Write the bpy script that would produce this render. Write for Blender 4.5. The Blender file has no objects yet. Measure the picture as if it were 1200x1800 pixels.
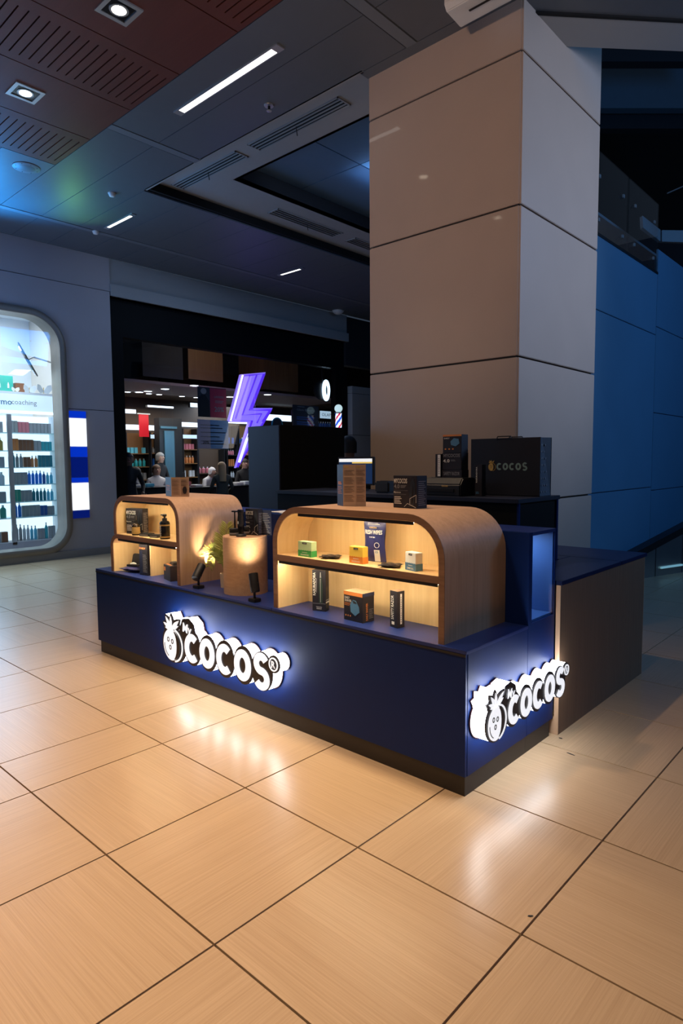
import bpy, bmesh, math, random
import numpy as np
from mathutils import Vector, Matrix, Euler
random.seed(7)
sc = bpy.context.scene
col = sc.collection
PI = math.pi

# ---------------------------------------------------------------- camera, world, exposure
CAM_H = 1.6
F_PX = 1130.81
YAW, PITCH, ROLL = math.radians(42.61159), math.radians(-4.54185), math.radians(-0.43455)
fw = Vector((-math.sin(YAW)*math.cos(PITCH), math.cos(YAW)*math.cos(PITCH), math.sin(PITCH)))
r0 = Vector((math.cos(YAW), math.sin(YAW), 0)); u0 = r0.cross(fw)
rt = r0*math.cos(ROLL)+u0*math.sin(ROLL); up = -r0*math.sin(ROLL)+u0*math.cos(ROLL)
cd = bpy.data.cameras.new('camera'); cam = bpy.data.objects.new('camera', cd); col.objects.link(cam)
cam.matrix_world = Matrix(((rt.x, up.x, -fw.x, 0), (rt.y, up.y, -fw.y, 0), (rt.z, up.z, -fw.z, CAM_H), (0, 0, 0, 1)))
cd.sensor_fit = 'VERTICAL'; cd.sensor_height = 36; cd.sensor_width = 24
cd.lens = F_PX/1800*36; cd.clip_end = 100
sc.camera = cam
sc.view_settings.view_transform = 'Standard'; sc.view_settings.look = 'None'
sc.view_settings.gamma = 1; sc.view_settings.use_curve_mapping = False
sc.view_settings.exposure = 0.0
wd = bpy.data.worlds.new('night_air'); sc.world = wd; wd.use_nodes = True
wd.node_tree.nodes['Background'].inputs[0].default_value = (0.20, 0.28, 0.42, 1)
wd.node_tree.nodes['Background'].inputs[1].default_value = 0.13

DOWNLIGHT_W = 330          # warm ceiling downlights
LAMP_WARM = (1.0, 0.72, 0.48)

def lamp(kind, name, loc, energy, color, target=None, size=0.1, cone=80, blend=1.0, size_y=None, parent=None):
    ld = bpy.data.lights.new(name, kind); ld.energy = energy; ld.color = color
    if kind == 'AREA':
        ld.size = size
        if size_y: ld.shape = 'RECTANGLE'; ld.size_y = size_y
    else: ld.shadow_soft_size = size
    if kind == 'SPOT': ld.spot_size = math.radians(cone); ld.spot_blend = blend
    o = bpy.data.objects.new(name, ld); col.objects.link(o); o.location = loc
    if target is not None:
        o.rotation_euler = (Vector(target)-Vector(loc)).to_track_quat('-Z', 'Y').to_euler()
    return o
# blue floodlight of the atrium, added coloured spots tinting the left ceiling, cool light of the gallery
lamp('AREA', 'atrium_blue_light', (3.2, 9.6, 5.5), 125, (0.05, 0.36, 1.0), (-3.1, 8.8, 2.2), 2.0)
lamp('SPOT', 'added_blue_spot', (-9.75, 3.35, 4.25), 190, (0.02, 0.36, 1.0), (-9.15, 3.5, 5.2), 0.1, 120)
lamp('SPOT', 'added_green_spot', (-9.55, 4.55, 4.45), 13, (0.32, 1.0, 0.10), (-8.95, 4.35, 5.2), 0.05, 95)
lamp('AREA', 'gallery_light', (-8.4, 7.4, 5.0), 22, (0.45, 0.65, 1.0), (-8.6, 7.4, 0), 1.2)
lamp('SPOT', 'added_column_spot', (2.6, 7.6, 4.4), 640, (0.62, 0.74, 1.0), (-2.6, 5.5, 3.6), 0.6, 58)  # added without a fixture, lifts the column's right face
lamp('AREA', 'added_ceiling_fill', (2.6, 7.6, 4.2), 30, (0.45, 0.65, 1.0), (-2.0, 5.6, 5.6), 1.5)  # added unseen fill for the ceiling by the column
lamp('AREA', 'pharmacy_window_spill', (-10.55, 2.9, 2.0), 55, (0.35, 0.65, 1.0), (-8.0, 3.2, 0.0), 2.2)
lamp('AREA', 'added_ceiling_wash', (-9.4, 1.6, 2.4), 60, (0.25, 0.48, 1.0), (-8.6, 4.6, 5.1), 1.5)  # added unseen source, puts blue on the left ceiling
lamp('AREA', 'added_coffer_fill', (-5.3, 7.4, 5.32), 9, (0.25, 0.50, 1.0), (-5.3, 7.4, 6.0), 1.4)  # added inside the coffer to brighten its panels

lamp('SPOT', 'added_warm_spot', (-1.6, -3.4, 3.0), 640, (1.0, 0.66, 0.46), (-3.25, 4.8, 4.0), 0.3, 34)  # added behind the camera to warm the upper column

# ---------------------------------------------------------------- helpers
def ray(px, py): return fw + rt*((px-600)/F_PX) - up*((py-900)/F_PX)
C0 = Vector((0, 0, CAM_H))
def at_x(px, py, X): d = ray(px, py); return C0 + d*(X/d.x)
def at_y(px, py, Y): d = ray(px, py); return C0 + d*(Y/d.y)
def at_z(px, py, Z): d = ray(px, py); return C0 + d*((Z-CAM_H)/d.z)
def yz(px, py, X): p = at_x(px, py, X); return p.y, p.z

MATS = {}
def nt(name):
    m = bpy.data.materials.new(name); m.use_nodes = True; MATS[name] = m
    return m, m.node_tree.nodes, m.node_tree.links, m.node_tree.nodes['Principled BSDF']
def pbr(name, c, rough=.5, metal=0, emit=None, es=0, spec=.5, nz=0.06, nsc=8, bump=0, bsc=80, coat=0):
    m, N, L, B = nt(name)
    B.inputs['Roughness'].default_value = rough; B.inputs['Metallic'].default_value = metal
    B.inputs['Specular IOR Level'].default_value = spec
    if coat: B.inputs['Coat Weight'].default_value = coat; B.inputs['Coat Roughness'].default_value = .04
    tc = N.new('ShaderNodeTexCoord'); n = N.new('ShaderNodeTexNoise'); n.inputs['Scale'].default_value = nsc; n.inputs['Detail'].default_value = 4
    L.new(tc.outputs['Object'], n.inputs['Vector'])
    mx = N.new('ShaderNodeMix'); mx.data_type = 'RGBA'
    mx.inputs[6].default_value = (*[v*(1-nz) for v in c], 1); mx.inputs[7].default_value = (*[min(1, v*(1+nz)) for v in c], 1)
    L.new(n.outputs['Fac'], mx.inputs[0]); L.new(mx.outputs[2], B.inputs['Base Color'])
    if emit is not None:
        B.inputs['Emission Color'].default_value = (*emit, 1); B.inputs['Emission Strength'].default_value = es
    if bump:
        n2 = N.new('ShaderNodeTexNoise'); n2.inputs['Scale'].default_value = bsc; L.new(tc.outputs['Object'], n2.inputs['Vector'])
        b = N.new('ShaderNodeBump'); b.inputs['Strength'].default_value = bump; b.inputs['Distance'].default_value = .002
        L.new(n2.outputs['Fac'], b.inputs['Height']); L.new(b.outputs[0], B.inputs['Normal'])
    return m
def wood(name, c1, c2, axis='x', sc_=1.0, rough=.45, fig=.5, rnd=True):
    """grain runs along axis of the object"""
    m, N, L, B = nt(name); B.inputs['Roughness'].default_value = rough; B.inputs['Specular IOR Level'].default_value = .4
    tc = N.new('ShaderNodeTexCoord'); oi = N.new('ShaderNodeObjectInfo'); ad = N.new('ShaderNodeVectorMath'); ad.operation = 'ADD'
    cm = N.new('ShaderNodeCombineXYZ'); mu = N.new('ShaderNodeMath'); mu.operation = 'MULTIPLY'; mu.inputs[1].default_value = 37 if rnd else 0
    L.new(oi.outputs['Random'], mu.inputs[0])
    for i in range(3): L.new(mu.outputs[0], cm.inputs[i])
    L.new(tc.outputs['Object'], ad.inputs[0]); L.new(cm.outputs[0], ad.inputs[1])
    mp = N.new('ShaderNodeMapping'); s = [60*sc_]*3; s['xyz'.index(axis)] = 1.6*sc_; mp.inputs['Scale'].default_value = s
    L.new(ad.outputs[0], mp.inputs['Vector'])
    n = N.new('ShaderNodeTexNoise'); n.inputs['Scale'].default_value = 1; n.inputs['Detail'].default_value = 6; n.inputs['Roughness'].default_value = .7
    L.new(mp.outputs[0], n.inputs['Vector'])
    mp2 = N.new('ShaderNodeMapping'); s2 = [9*sc_]*3; s2['xyz'.index(axis)] = 1.3*sc_; mp2.inputs['Scale'].default_value = s2
    L.new(ad.outputs[0], mp2.inputs['Vector'])
    n2 = N.new('ShaderNodeTexNoise'); n2.inputs['Scale'].default_value = 1; n2.inputs['Detail'].default_value = 2; n2.inputs['Distortion'].default_value = 1.2
    L.new(mp2.outputs[0], n2.inputs['Vector'])
    mm = N.new('ShaderNodeMix'); mm.data_type = 'FLOAT'; mm.inputs[0].default_value = fig
    L.new(n.outputs['Fac'], mm.inputs[2]); L.new(n2.outputs['Fac'], mm.inputs[3])
    cr = N.new('ShaderNodeValToRGB'); cr.color_ramp.elements[0].position = .32; cr.color_ramp.elements[1].position = .68
    cr.color_ramp.elements[0].color = (*c1, 1); cr.color_ramp.elements[1].color = (*c2, 1)
    L.new(mm.outputs[0], cr.inputs[0]); L.new(cr.outputs[0], B.inputs['Base Color'])
    return m
def glow(name, c, s):
    m, N, L, B = nt(name)
    B.inputs['Base Color'].default_value = (*[min(1, v*.8) for v in c], 1); B.inputs['Roughness'].default_value = .4
    B.inputs['Emission Color'].default_value = (*c, 1); B.inputs['Emission Strength'].default_value = s
    return m
def glassm(name, tint=(.9, .95, 1), refl=1.0, rough=0.02):
    m, N, L, B = nt(name); N.remove(B); out = N['Material Output']
    t = N.new('ShaderNodeBsdfTransparent'); t.inputs[0].default_value = (*tint, 1)
    g = N.new('ShaderNodeBsdfGlossy'); g.inputs['Roughness'].default_value = rough
    f = N.new('ShaderNodeLayerWeight'); f.inputs['Blend'].default_value = .5
    pw = N.new('ShaderNodeMath'); pw.operation = 'POWER'; pw.inputs[1].default_value = 5; L.new(f.outputs['Facing'], pw.inputs[0])
    mu = N.new('ShaderNodeMath'); mu.operation = 'MULTIPLY_ADD'; mu.inputs[1].default_value = .96*refl; mu.inputs[2].default_value = .04*refl; L.new(pw.outputs[0], mu.inputs[0])
    mx = N.new('ShaderNodeMixShader'); L.new(mu.outputs[0], mx.inputs[0]); L.new(t.outputs[0], mx.inputs[1]); L.new(g.outputs[0], mx.inputs[2])
    L.new(mx.outputs[0], out.inputs['Surface'])
    return m

class MB:
    def __init__(s): s.v = []; s.f = []; s.m = []
    def add(s, vs, fs, mi=0):
        b = len(s.v); s.v += [tuple(v) for v in vs]; s.f += [tuple(b+i for i in f) for f in fs]; s.m += [mi]*len(fs); return s
    def box(s, x0, x1, y0, y1, z0, z1, mi=0):
        x0, x1 = min(x0, x1), max(x0, x1); y0, y1 = min(y0, y1), max(y0, y1); z0, z1 = min(z0, z1), max(z0, z1)
        return s.add([(x0, y0, z0), (x1, y0, z0), (x1, y1, z0), (x0, y1, z0), (x0, y0, z1), (x1, y0, z1), (x1, y1, z1), (x0, y1, z1)],
                     [(0, 3, 2, 1), (4, 5, 6, 7), (0, 1, 5, 4), (1, 2, 6, 5), (2, 3, 7, 6), (3, 0, 4, 7)], mi)
    def prism(s, poly, fn, a, b, mi=0, caps=True):
        """poly: list of (u,v) ; fn(u,v,w)->xyz ; extruded w=a..b (convex or simple polygon)"""
        n = len(poly)
        ar = sum(poly[i][0]*poly[(i+1) % n][1]-poly[(i+1) % n][0]*poly[i][1] for i in range(n))
        if ar < 0: poly = poly[::-1]
        vs = [fn(u, v, a) for u, v in poly]+[fn(u, v, b) for u, v in poly]
        e1 = Vector(fn(1, 0, 0))-Vector(fn(0, 0, 0)); e2 = Vector(fn(0, 1, 0))-Vector(fn(0, 0, 0)); e3 = Vector(fn(0, 0, 1))-Vector(fn(0, 0, 0))
        flip = (e1.cross(e2).dot(e3) < 0) != (b < a)
        fs = [(i, (i+1) % n, n+(i+1) % n, n+i) for i in range(n)]
        if caps: fs += [tuple(range(n))[::-1], tuple(range(n, 2*n))]
        if flip: fs = [f[::-1] for f in fs]
        return s.add(vs, fs, mi)
    def lathe(s, prof, n=20, c=(0, 0, 0), mi=0, M=None):
        """prof: (r,z) from bottom to top"""
        b = []; vs = []
        for r, z in prof:
            for i in range(n):
                a = 2*PI*i/n; p = Vector((r*math.cos(a), r*math.sin(a), z))
                if M is not None: p = M @ p
                vs.append(p+Vector(c))
        k = len(prof); fs = []
        for j in range(k-1):
            for i in range(n): fs.append((j*n+i, j*n+(i+1) % n, (j+1)*n+(i+1) % n, (j+1)*n+i))
        fs.append(tuple(range(n))[::-1]); fs.append(tuple((k-1)*n+i for i in range(n)))
        return s.add(vs, fs, mi)
    def cyl(s, c, r, h, n=20, mi=0, M=None): return s.lathe([(r, 0), (r, h)], n, c, mi, M)
    def tube(s, pts, r, n=8, mi=0, closed=False):
        pts = [Vector(p) for p in pts]; k = len(pts); vs = []; ref = None
        for i, p in enumerate(pts):
            a = pts[(i-1) % k] if (i > 0 or closed) else p; b = pts[(i+1) % k] if (i < k-1 or closed) else p
            t = (b-a).normalized()
            if ref is None: ref = t.orthogonal().normalized()
            ref = (ref - t*ref.dot(t)).normalized(); bi = t.cross(ref)
            rr = r[i] if isinstance(r, (list, tuple)) else r
            for j in range(n):
                an = 2*PI*j/n; vs.append(p+(ref*math.cos(an)+bi*math.sin(an))*rr)
        fs = []
        for i in range(k if closed else k-1):
            for j in range(n): fs.append((i*n+j, i*n+(j+1) % n, ((i+1) % k)*n+(j+1) % n, ((i+1) % k)*n+j))
        if not closed: fs += [tuple(range(n))[::-1], tuple((k-1)*n+j for j in range(n))]
        return s.add(vs, fs, mi)
    def sphere(s, c, r, n=16, m=10, mi=0):
        rx, ry, rz = r if isinstance(r, (tuple, list)) else (r, r, r)
        vs = [Vector(c)+Vector((0, 0, -rz))]
        for j in range(1, m):
            t = -PI/2+PI*j/m
            for i in range(n): a = 2*PI*i/n; vs.append(Vector(c)+Vector((rx*math.cos(t)*math.cos(a), ry*math.cos(t)*math.sin(a), rz*math.sin(t))))
        vs.append(Vector(c)+Vector((0, 0, rz))); fs = []
        for i in range(n): fs.append((0, 1+(i+1) % n, 1+i))
        for j in range(m-2):
            for i in range(n): fs.append((1+j*n+i, 1+j*n+(i+1) % n, 1+(j+1)*n+(i+1) % n, 1+(j+1)*n+i))
        t = len(vs)-1
        for i in range(n): fs.append((t, 1+(m-2)*n+i, 1+(m-2)*n+(i+1) % n))
        return s.add(vs, fs, mi)
    def build(s, name, mat, parent=None, smooth=0, bevel=0, seg=2, local=False):
        """local=False: coordinates are world ones; a parent is unrotated then. local=True: in the parent's frame."""
        vs = np.array(s.v, float); c = (vs.min(0)+vs.max(0))/2
        me = bpy.data.meshes.new(name); me.from_pydata([tuple(v) for v in vs-c], [], s.f)
        ms = mat if isinstance(mat, (list, tuple)) else [mat]
        for m in ms: me.materials.append(MATS[m] if isinstance(m, str) else m)
        if len(ms) > 1: me.polygons.foreach_set('material_index', s.m)
        if bevel:
            bm = bmesh.new(); bm.from_mesh(me); bmesh.ops.remove_doubles(bm, verts=bm.verts, dist=1e-6)
            es = [e for e in bm.edges if len(e.link_faces) == 2 and e.calc_face_angle(0) > .6]
            bmesh.ops.bevel(bm, geom=es, offset=bevel, segments=seg, affect='EDGES', clamp_overlap=True); bm.to_mesh(me); bm.free()
        if smooth:
            me.polygons.foreach_set('use_smooth', [True]*len(me.polygons)); me.set_sharp_from_angle(angle=math.radians(smooth))
        me.update()
        o = bpy.data.objects.new(name, me); col.objects.link(o)
        if parent is not None:
            o.parent = parent
            if not local: c = c-np.array(worldloc(parent))
        o.location = c
        return o
def worldloc(o):
    p = Vector(o.location)
    while o.parent is not None: o = o.parent; p = p+Vector(o.location)
    return p
def box(name, b, mat, parent=None, bevel=0, local=False): return MB().box(*b).build(name, mat, parent, bevel=bevel, local=local)
def tag(o, label=None, cat=None, group=None, kind=None):
    if label: o['label'] = label
    if cat: o['category'] = cat
    if group: o['group'] = group
    if kind: o['kind'] = kind
    return o
def thing(name, label, cat, loc=(0, 0, 0), rz=0, group=None):
    o = bpy.data.objects.new(name, None); col.objects.link(o); o.location = loc; o.rotation_euler = (0, 0, rz); o.empty_display_size = .05
    return tag(o, label, cat, group)
def struct(name, label, cat, loc=(0, 0, 0)):
    return tag(thing(name, label, cat, loc), kind='structure')
def copy_tree(o, parent=None):
    c = o.copy(); col.objects.link(c); c.parent = parent
    for ch in list(o.children): copy_tree(ch, c)
    return c
def arc(cx, cy, rx, ry, a0, a1, n):
    return [(cx+rx*math.cos(math.radians(a0+(a1-a0)*i/n)), cy+ry*math.sin(math.radians(a0+(a1-a0)*i/n))) for i in range(n+1)]
def ell(cx, cy, rx, ry, n=28): return arc(cx, cy, rx, ry, 0, 360*(n-1)/n, n-1)
def stroke(path, w):
    """2D ribbon polygons (quads) along path"""
    L, R = [], []
    for i, p in enumerate(path):
        a = Vector(path[max(0, i-1)]); b = Vector(path[min(len(path)-1, i+1)]); t = (b-a).normalized(); n = Vector((-t.y, t.x))*w/2
        L.append(tuple(Vector(p)+n)); R.append(tuple(Vector(p)-n))
    return L+R[::-1]
def ribbon(mb, path, w, fn, a, b, mi=0, closed=False):
    n = len(path); P = []
    for i, p in enumerate(path):
        A = Vector(path[(i-1) % n] if closed else path[max(0, i-1)]); B_ = Vector(path[(i+1) % n] if closed else path[min(n-1, i+1)])
        t = (B_-A).normalized(); nn = Vector((-t.y, t.x))*w/2; P.append((Vector(p)+nn, Vector(p)-nn))
    for i in range(n if closed else n-1):
        q = [P[i][0], P[i][1], P[(i+1) % n][1], P[(i+1) % n][0]]
        mb.prism([tuple(v) for v in q], fn, a, b, mi)
    return mb
def fillcurve(outer, holes, th):
    """flat polygon with holes, extruded th in z, returns (verts, faces) in uvw"""
    cu = bpy.data.curves.new('tmp', 'CURVE'); cu.dimensions = '2D'; cu.fill_mode = 'BOTH'; cu.extrude = th/2
    for pl in [outer]+holes:
        sp = cu.splines.new('POLY'); sp.points.add(len(pl)-1); sp.use_cyclic_u = True
        for i, p in enumerate(pl): sp.points[i].co = (p[0], p[1], 0, 1)
    o = bpy.data.objects.new('tmp', cu); col.objects.link(o)
    dg = bpy.context.evaluated_depsgraph_get(); me = bpy.data.meshes.new_from_object(o.evaluated_get(dg))
    vs = [tuple(v.co) for v in me.vertices]; fs = [tuple(p.vertices) for p in me.polygons]
    bpy.data.objects.remove(o); bpy.data.curves.remove(cu); bpy.data.meshes.remove(me)
    return vs, fs
TXT = {}
def textgeo(s, bold=0, res=2):
    k = (s, bold, res)
    if k not in TXT:
        cu = bpy.data.curves.new('tmp', 'FONT'); cu.body = s; cu.size = 1; cu.align_x = 'CENTER'; cu.align_y = 'CENTER'; cu.offset = bold; cu.resolution_u = res
        o = bpy.data.objects.new('tmp', cu); col.objects.link(o)
        dg = bpy.context.evaluated_depsgraph_get(); me = bpy.data.meshes.new_from_object(o.evaluated_get(dg))
        vs = np.array([tuple(v.co) for v in me.vertices]); fs = [tuple(p.vertices) for p in me.polygons]
        bpy.data.objects.remove(o); bpy.data.curves.remove(cu); bpy.data.meshes.remove(me)
        lo, hi = vs.min(0), vs.max(0); vs = vs-(lo+hi)/2
        TXT[k] = (vs, fs, hi[0]-lo[0], hi[1]-lo[1])
    return TXT[k]
def addtext(mb, s, fn, cu, cv, w, h, lift, bold=.0, mi=0, rot=0, res=2):
    """text fitted into w x h (either may be None) centred at (cu,cv)"""
    vs, fs, tw, th = textgeo(s, bold, res)
    sx = w/tw if w else None; sy = h/th if h else None
    sx = sx if sx is not None else sy; sy = sy if sy is not None else sx
    out = []
    for x, y, z in vs:
        x, y = x*sx, y*sy
        if rot: x, y = x*math.cos(rot)-y*math.sin(rot), x*math.sin(rot)+y*math.cos(rot)
        out.append(fn(cu+x, cv+y, lift))
    return mb.add(out, fs, mi)

# ---------------------------------------------------------------- materials
pbr('navy', (.003, .018, .105), .48, spec=.16, nz=.1, bump=.05, bsc=400)
pbr('navy_top', (.012, .028, .15), .38, spec=.4)
pbr('niche_lit_blue', (.10, .20, .46), .4)  # lighter than the cabinet navy, the niche's lit look is in this colour
pbr('tower_navy', (.006, .010, .028), .5)
pbr('fascia_black', (.003, .003, .0035), .6, spec=.15)
pbr('plinth', (.022, .016, .012), .45, spec=.4)
pbr('black', (.010, .010, .012), .5)
pbr('black_gloss', (.008, .008, .010), .22)
pbr('dark_metal', (.03, .03, .033), .35, metal=.6)
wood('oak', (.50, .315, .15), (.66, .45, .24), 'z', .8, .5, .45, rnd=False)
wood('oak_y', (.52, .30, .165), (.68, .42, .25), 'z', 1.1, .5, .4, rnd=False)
wood('oak_lit_inner', (.66, .44, .21), (.80, .59, .32), 'z', .7, .5, .55, rnd=False)  # paler copy of the shelf oak, lamplit brightness put into the colour
wood('ply_edge', (.17, .085, .045), (.27, .14, .08), 'x', 1, .55, .3)
wood('cardboard_wood', (.20, .115, .065), (.26, .155, .09), 'z', 1.5, .6, .2)
wood('tile_x', (.45, .30, .172), (.585, .41, .25), 'x', 1.0, .28, .16)
for n_ in MATS['tile_x'].node_tree.nodes:
    if n_.type == 'MAPPING' and n_.inputs['Scale'].default_value[1] > 20: n_.inputs['Scale'].default_value = (1.5, 150, 150)
for m in ('tile_x',):
    MATS[m].node_tree.nodes['Principled BSDF'].inputs['Specular IOR Level'].default_value = .5
pbr('grout', (.012, .009, .008), .9, spec=.1)
pbr('column_stone', (.47, .375, .315), .42, spec=.45, nz=.05, nsc=3, bump=.04, bsc=300, coat=.25)
pbr('joint_dark', (.02, .018, .016), .8)
pbr('wall_grey', (.42, .40, .43), .6, nz=.06, nsc=2)
pbr('wall_pale', (.36, .37, .38), .6, nz=.05, nsc=2)
pbr('frame_bronze', (.28, .24, .20), .4, metal=.2)
pbr('baseboard_grey', (.30, .28, .27), .5)
wood('brown_panel', (.125, .030, .015), (.155, .040, .021), 'x', .5, .55, .5)
pbr('void', (.003, .003, .004), .9)
pbr('metal_panel', (.135, .15, .17), .5, metal=.15, nz=.05)
pbr('metal_band', (.19, .21, .235), .5, metal=.15, nz=.05)
pbr('seam_bright', (.3, .33, .36), .5)
pbr('plaster', (.36, .35, .35), .8, nz=.04)
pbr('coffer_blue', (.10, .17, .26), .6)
pbr('coffer_lit', (.22, .42, .60), .6)  # paler pane, blue light on the coffer put into its colour
pbr('white_paint', (.75, .75, .73), .5)
pbr('alu', (.55, .55, .55), .35, metal=.7)
pbr('steel', (.33, .34, .35), .3, metal=.85, nz=.12, nsc=3)
pbr('blue_lit_wall', (.13, .27, .40), .35, spec=.5, nz=.08, nsc=1.5)  # blue light put into the stone's base colour
pbr('dark_slab', (.022, .022, .026), .7)
pbr('beam_blue_lit', (.12, .18, .23), .7)  # blue lighting of the far beam put into its colour
glow('lamp_white', (1, .95, .88), 9); glow('lamp_warm', (1, .86, .66), 14); glow('led_warm', (1.0, .82, .54), 120)
glow('led_cool', (.55, .75, 1), 10); glow('tube_white', (1, .97, .92), 5)
glow('sign_side', (.93, .96, 1.0), 11.5); glow('sign_face', (.93, .95, 1.0), .85)
pbr('sign_dark', (.012, .010, .016), .3); pbr('sign_back', (.05, .01, .012), .4)
glassm('clear_glass', (.93, .97, 1), 1.0); glassm('shop_glass', (.86, .93, 1.0), .8)
pbr('paper_black', (.012, .011, .018), .5); pbr('paper_navy', (.012, .02, .06), .5); pbr('paper_kraft', (.42, .29, .21), .7)
pbr('paper_white', (.75, .74, .72), .6); pbr('ink_white', (.70, .68, .64), .6); pbr('ink_grey', (.22, .22, .24), .6); pbr('ink_kraft', (.12, .08, .06), .6)
pbr('ink_orange', (.62, .21, .05), .6); pbr('ink_gold', (.55, .36, .10), .5); pbr('ink_teal', (.22, .33, .33), .5)
pbr('soap_green', (.52, .70, .40), .6); pbr('green', (.05, .40, .10), .6); pbr('yellow', (.85, .58, .08), .6); pbr('orange', (.78, .27, .04), .6)
pbr('soap_white', (.80, .80, .76), .6); pbr('soap_blue', (.07, .20, .36), .6)
pbr('navy_foil', (.025, .03, .13), .35, bump=.5, bsc=40); pbr('black_foil', (.015, .015, .022), .3)
pbr('gunmetal', (.06, .07, .085), .3, metal=.7); pbr('green_metal', (.05, .085, .07), .3, metal=.6)
pbr('amber_dark', (.02, .012, .006), .15); pbr('label_gold', (.45, .30, .10), .5)
pbr('leaf', (.42, .42, .10), .5, nz=.25); pbr('leaf_dark', (.22, .27, .05), .5, nz=.25); pbr('stem', (.25, .27, .08), .6); pbr('pot', (.55, .42, .30), .7)
pbr('skin', (.50, .31, .23), .55); pbr('skin_dark', (.22, .12, .08), .55)
pbr('hair_blonde', (.40, .28, .15), .6); pbr('hair_dark', (.012, .010, .010), .6); pbr('hair_grey', (.25, .24, .23), .7); pbr('hair_brown', (.14, .08, .045), .6)
pbr('cloth_black', (.012, .012, .014), .8); pbr('cloth_white', (.70, .70, .72), .8); pbr('cloth_olive', (.045, .05, .045), .8); pbr('cloth_pattern', (.12, .13, .16), .8, nz=.7, nsc=60); pbr('denim', (.03, .05, .10), .8)
pbr('bag_navy', (.008, .010, .022), .55, bump=.1, bsc=200); pbr('bag_pattern', (.05, .075, .11), .6)

# ================================================================ STRUCTURE
# ---- floor with single tiles
floor = box('floor', (-17.5, 4, -4, 24, -.12, -.016), 'grout'); tag(floor, 'floor of wood-grain porcelain tiles laid in alternating directions', 'floor', kind='structure')
XS = [-10.72, -10.27, -9.53, -8.80, -8.06, -7.33, -6.59, -5.816, -5.08, -4.345, -3.598, -3.167, -2.421, -1.686, -.952, -.217, .518, 1.253]
YS = [1.192+.7243*k for k in range(-3, 20)]
TM = {}
def tilemesh(a, b):
    k = (round(a, 3), round(b, 3))
    if k not in TM:
        me = bpy.data.meshes.new('tile'); g = .0038; a, b = a/2-g, b/2-g; c = .0004
        vs = [(-a, -b, -.02), (a, -b, -.02), (a, b, -.02), (-a, b, -.02), (-a, -b, -c), (a, -b, -c), (a, b, -c), (-a, b, -c),
              (-a+c, -b+c, 0), (a-c, -b+c, 0), (a-c, b-c, 0), (-a+c, b-c, 0)]
        fs = [(0, 1, 5, 4), (1, 2, 6, 5), (2, 3, 7, 6), (3, 0, 4, 7), (4, 5, 9, 8), (5, 6, 10, 9), (6, 7, 11, 10), (7, 4, 8, 11), (8, 9, 10, 11)]
        me.from_pydata(vs, [], fs); me.materials.append(MATS['tile_x']); TM[k] = me
    return TM[k]
tl = []
for i in range(len(XS)-1):
    for j in range(len(YS)-1):
        cx, cy = (XS[i]+XS[i+1])/2, (YS[j]+YS[j+1])/2
        vis = False
        for dx in (-.37, 0, .37):
            for dy in (-.37, 0, .37):
                d = Vector((cx+dx, cy+dy, -CAM_H)); dep = d.dot(fw)
                if dep > .2:
                    px, py = 600+F_PX*d.dot(rt)/dep, 900-F_PX*d.dot(up)/dep
                    if -60 < px < 1260 and py < 1860: vis = True
        if vis: tl.append((math.hypot(cx, cy), i, j, cx, cy))
tl.sort(); rest = MB()
for k, (d, i, j, cx, cy) in enumerate(tl):
    w, h = XS[i+1]-XS[i], YS[j+1]-YS[j]
    if k < 285:
        along_y = (i+j) % 2 == 1
        me = tilemesh(h, w) if along_y else tilemesh(w, h)
        o = bpy.data.objects.new('tile', me); col.objects.link(o); o.parent = floor
        o.location = Vector((cx, cy, 0))-Vector(floor.location); o.rotation_euler = (0, 0, PI/2 if along_y else 0)
    else: rest.box(cx-w/2+.0035, cx+w/2-.0035, cy-h/2+.0035, cy+h/2-.0035, -.02, 0)
if rest.v: tag(rest.build('tile_field', 'tile_x', floor), kind='stuff')
tag(box('shop_floor', (-17.4, -10.74, 0, 18, -.02, .0), 'dark_slab', floor), 'dark polished floor inside the shops')

# ---- column with stone panels
cx0, cx1, cy0, cy1 = -4.04, -2.488, 4.8, 6.38
column = struct('column', 'big square column clad in beige stone panels behind the kiosk', 'column', (-3.26, 5.6, 0))
box('core', (cx0+.03, cx1-.03, cy0+.03, cy1-.03, 0, 5.75), 'joint_dark', column)
ZJ = [0, 1.25, 2.425, 3.60, 4.75, 5.75]
for k in range(5):
    a, b = ZJ[k]+.008, ZJ[k+1]-.008
    box('panel', (cx0+.012, cx1-.012, cy0, cy0+.03, a, b), 'column_stone', column, bevel=.004)
    box('panel', (cx0+.012, cx1-.012, cy1-.03, cy1, a, b), 'column_stone', column, bevel=.004)
    box('panel', (cx0, cx0+.03, cy0+.012, cy1-.012, a, b), 'column_stone', column, bevel=.004)
    if k == 0:
        box('panel', (cx1-.03, cx1, cy0+.012, 5.49, a, b), 'column_stone', column, bevel=.004)
        box('panel', (cx1-.03, cx1, 5.502, cy1-.012, a, b), 'column_stone', column, bevel=.004)
    else: box('panel', (cx1-.03, cx1, cy0+.012, cy1-.012, a, b), 'column_stone', column, bevel=.004)

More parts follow.
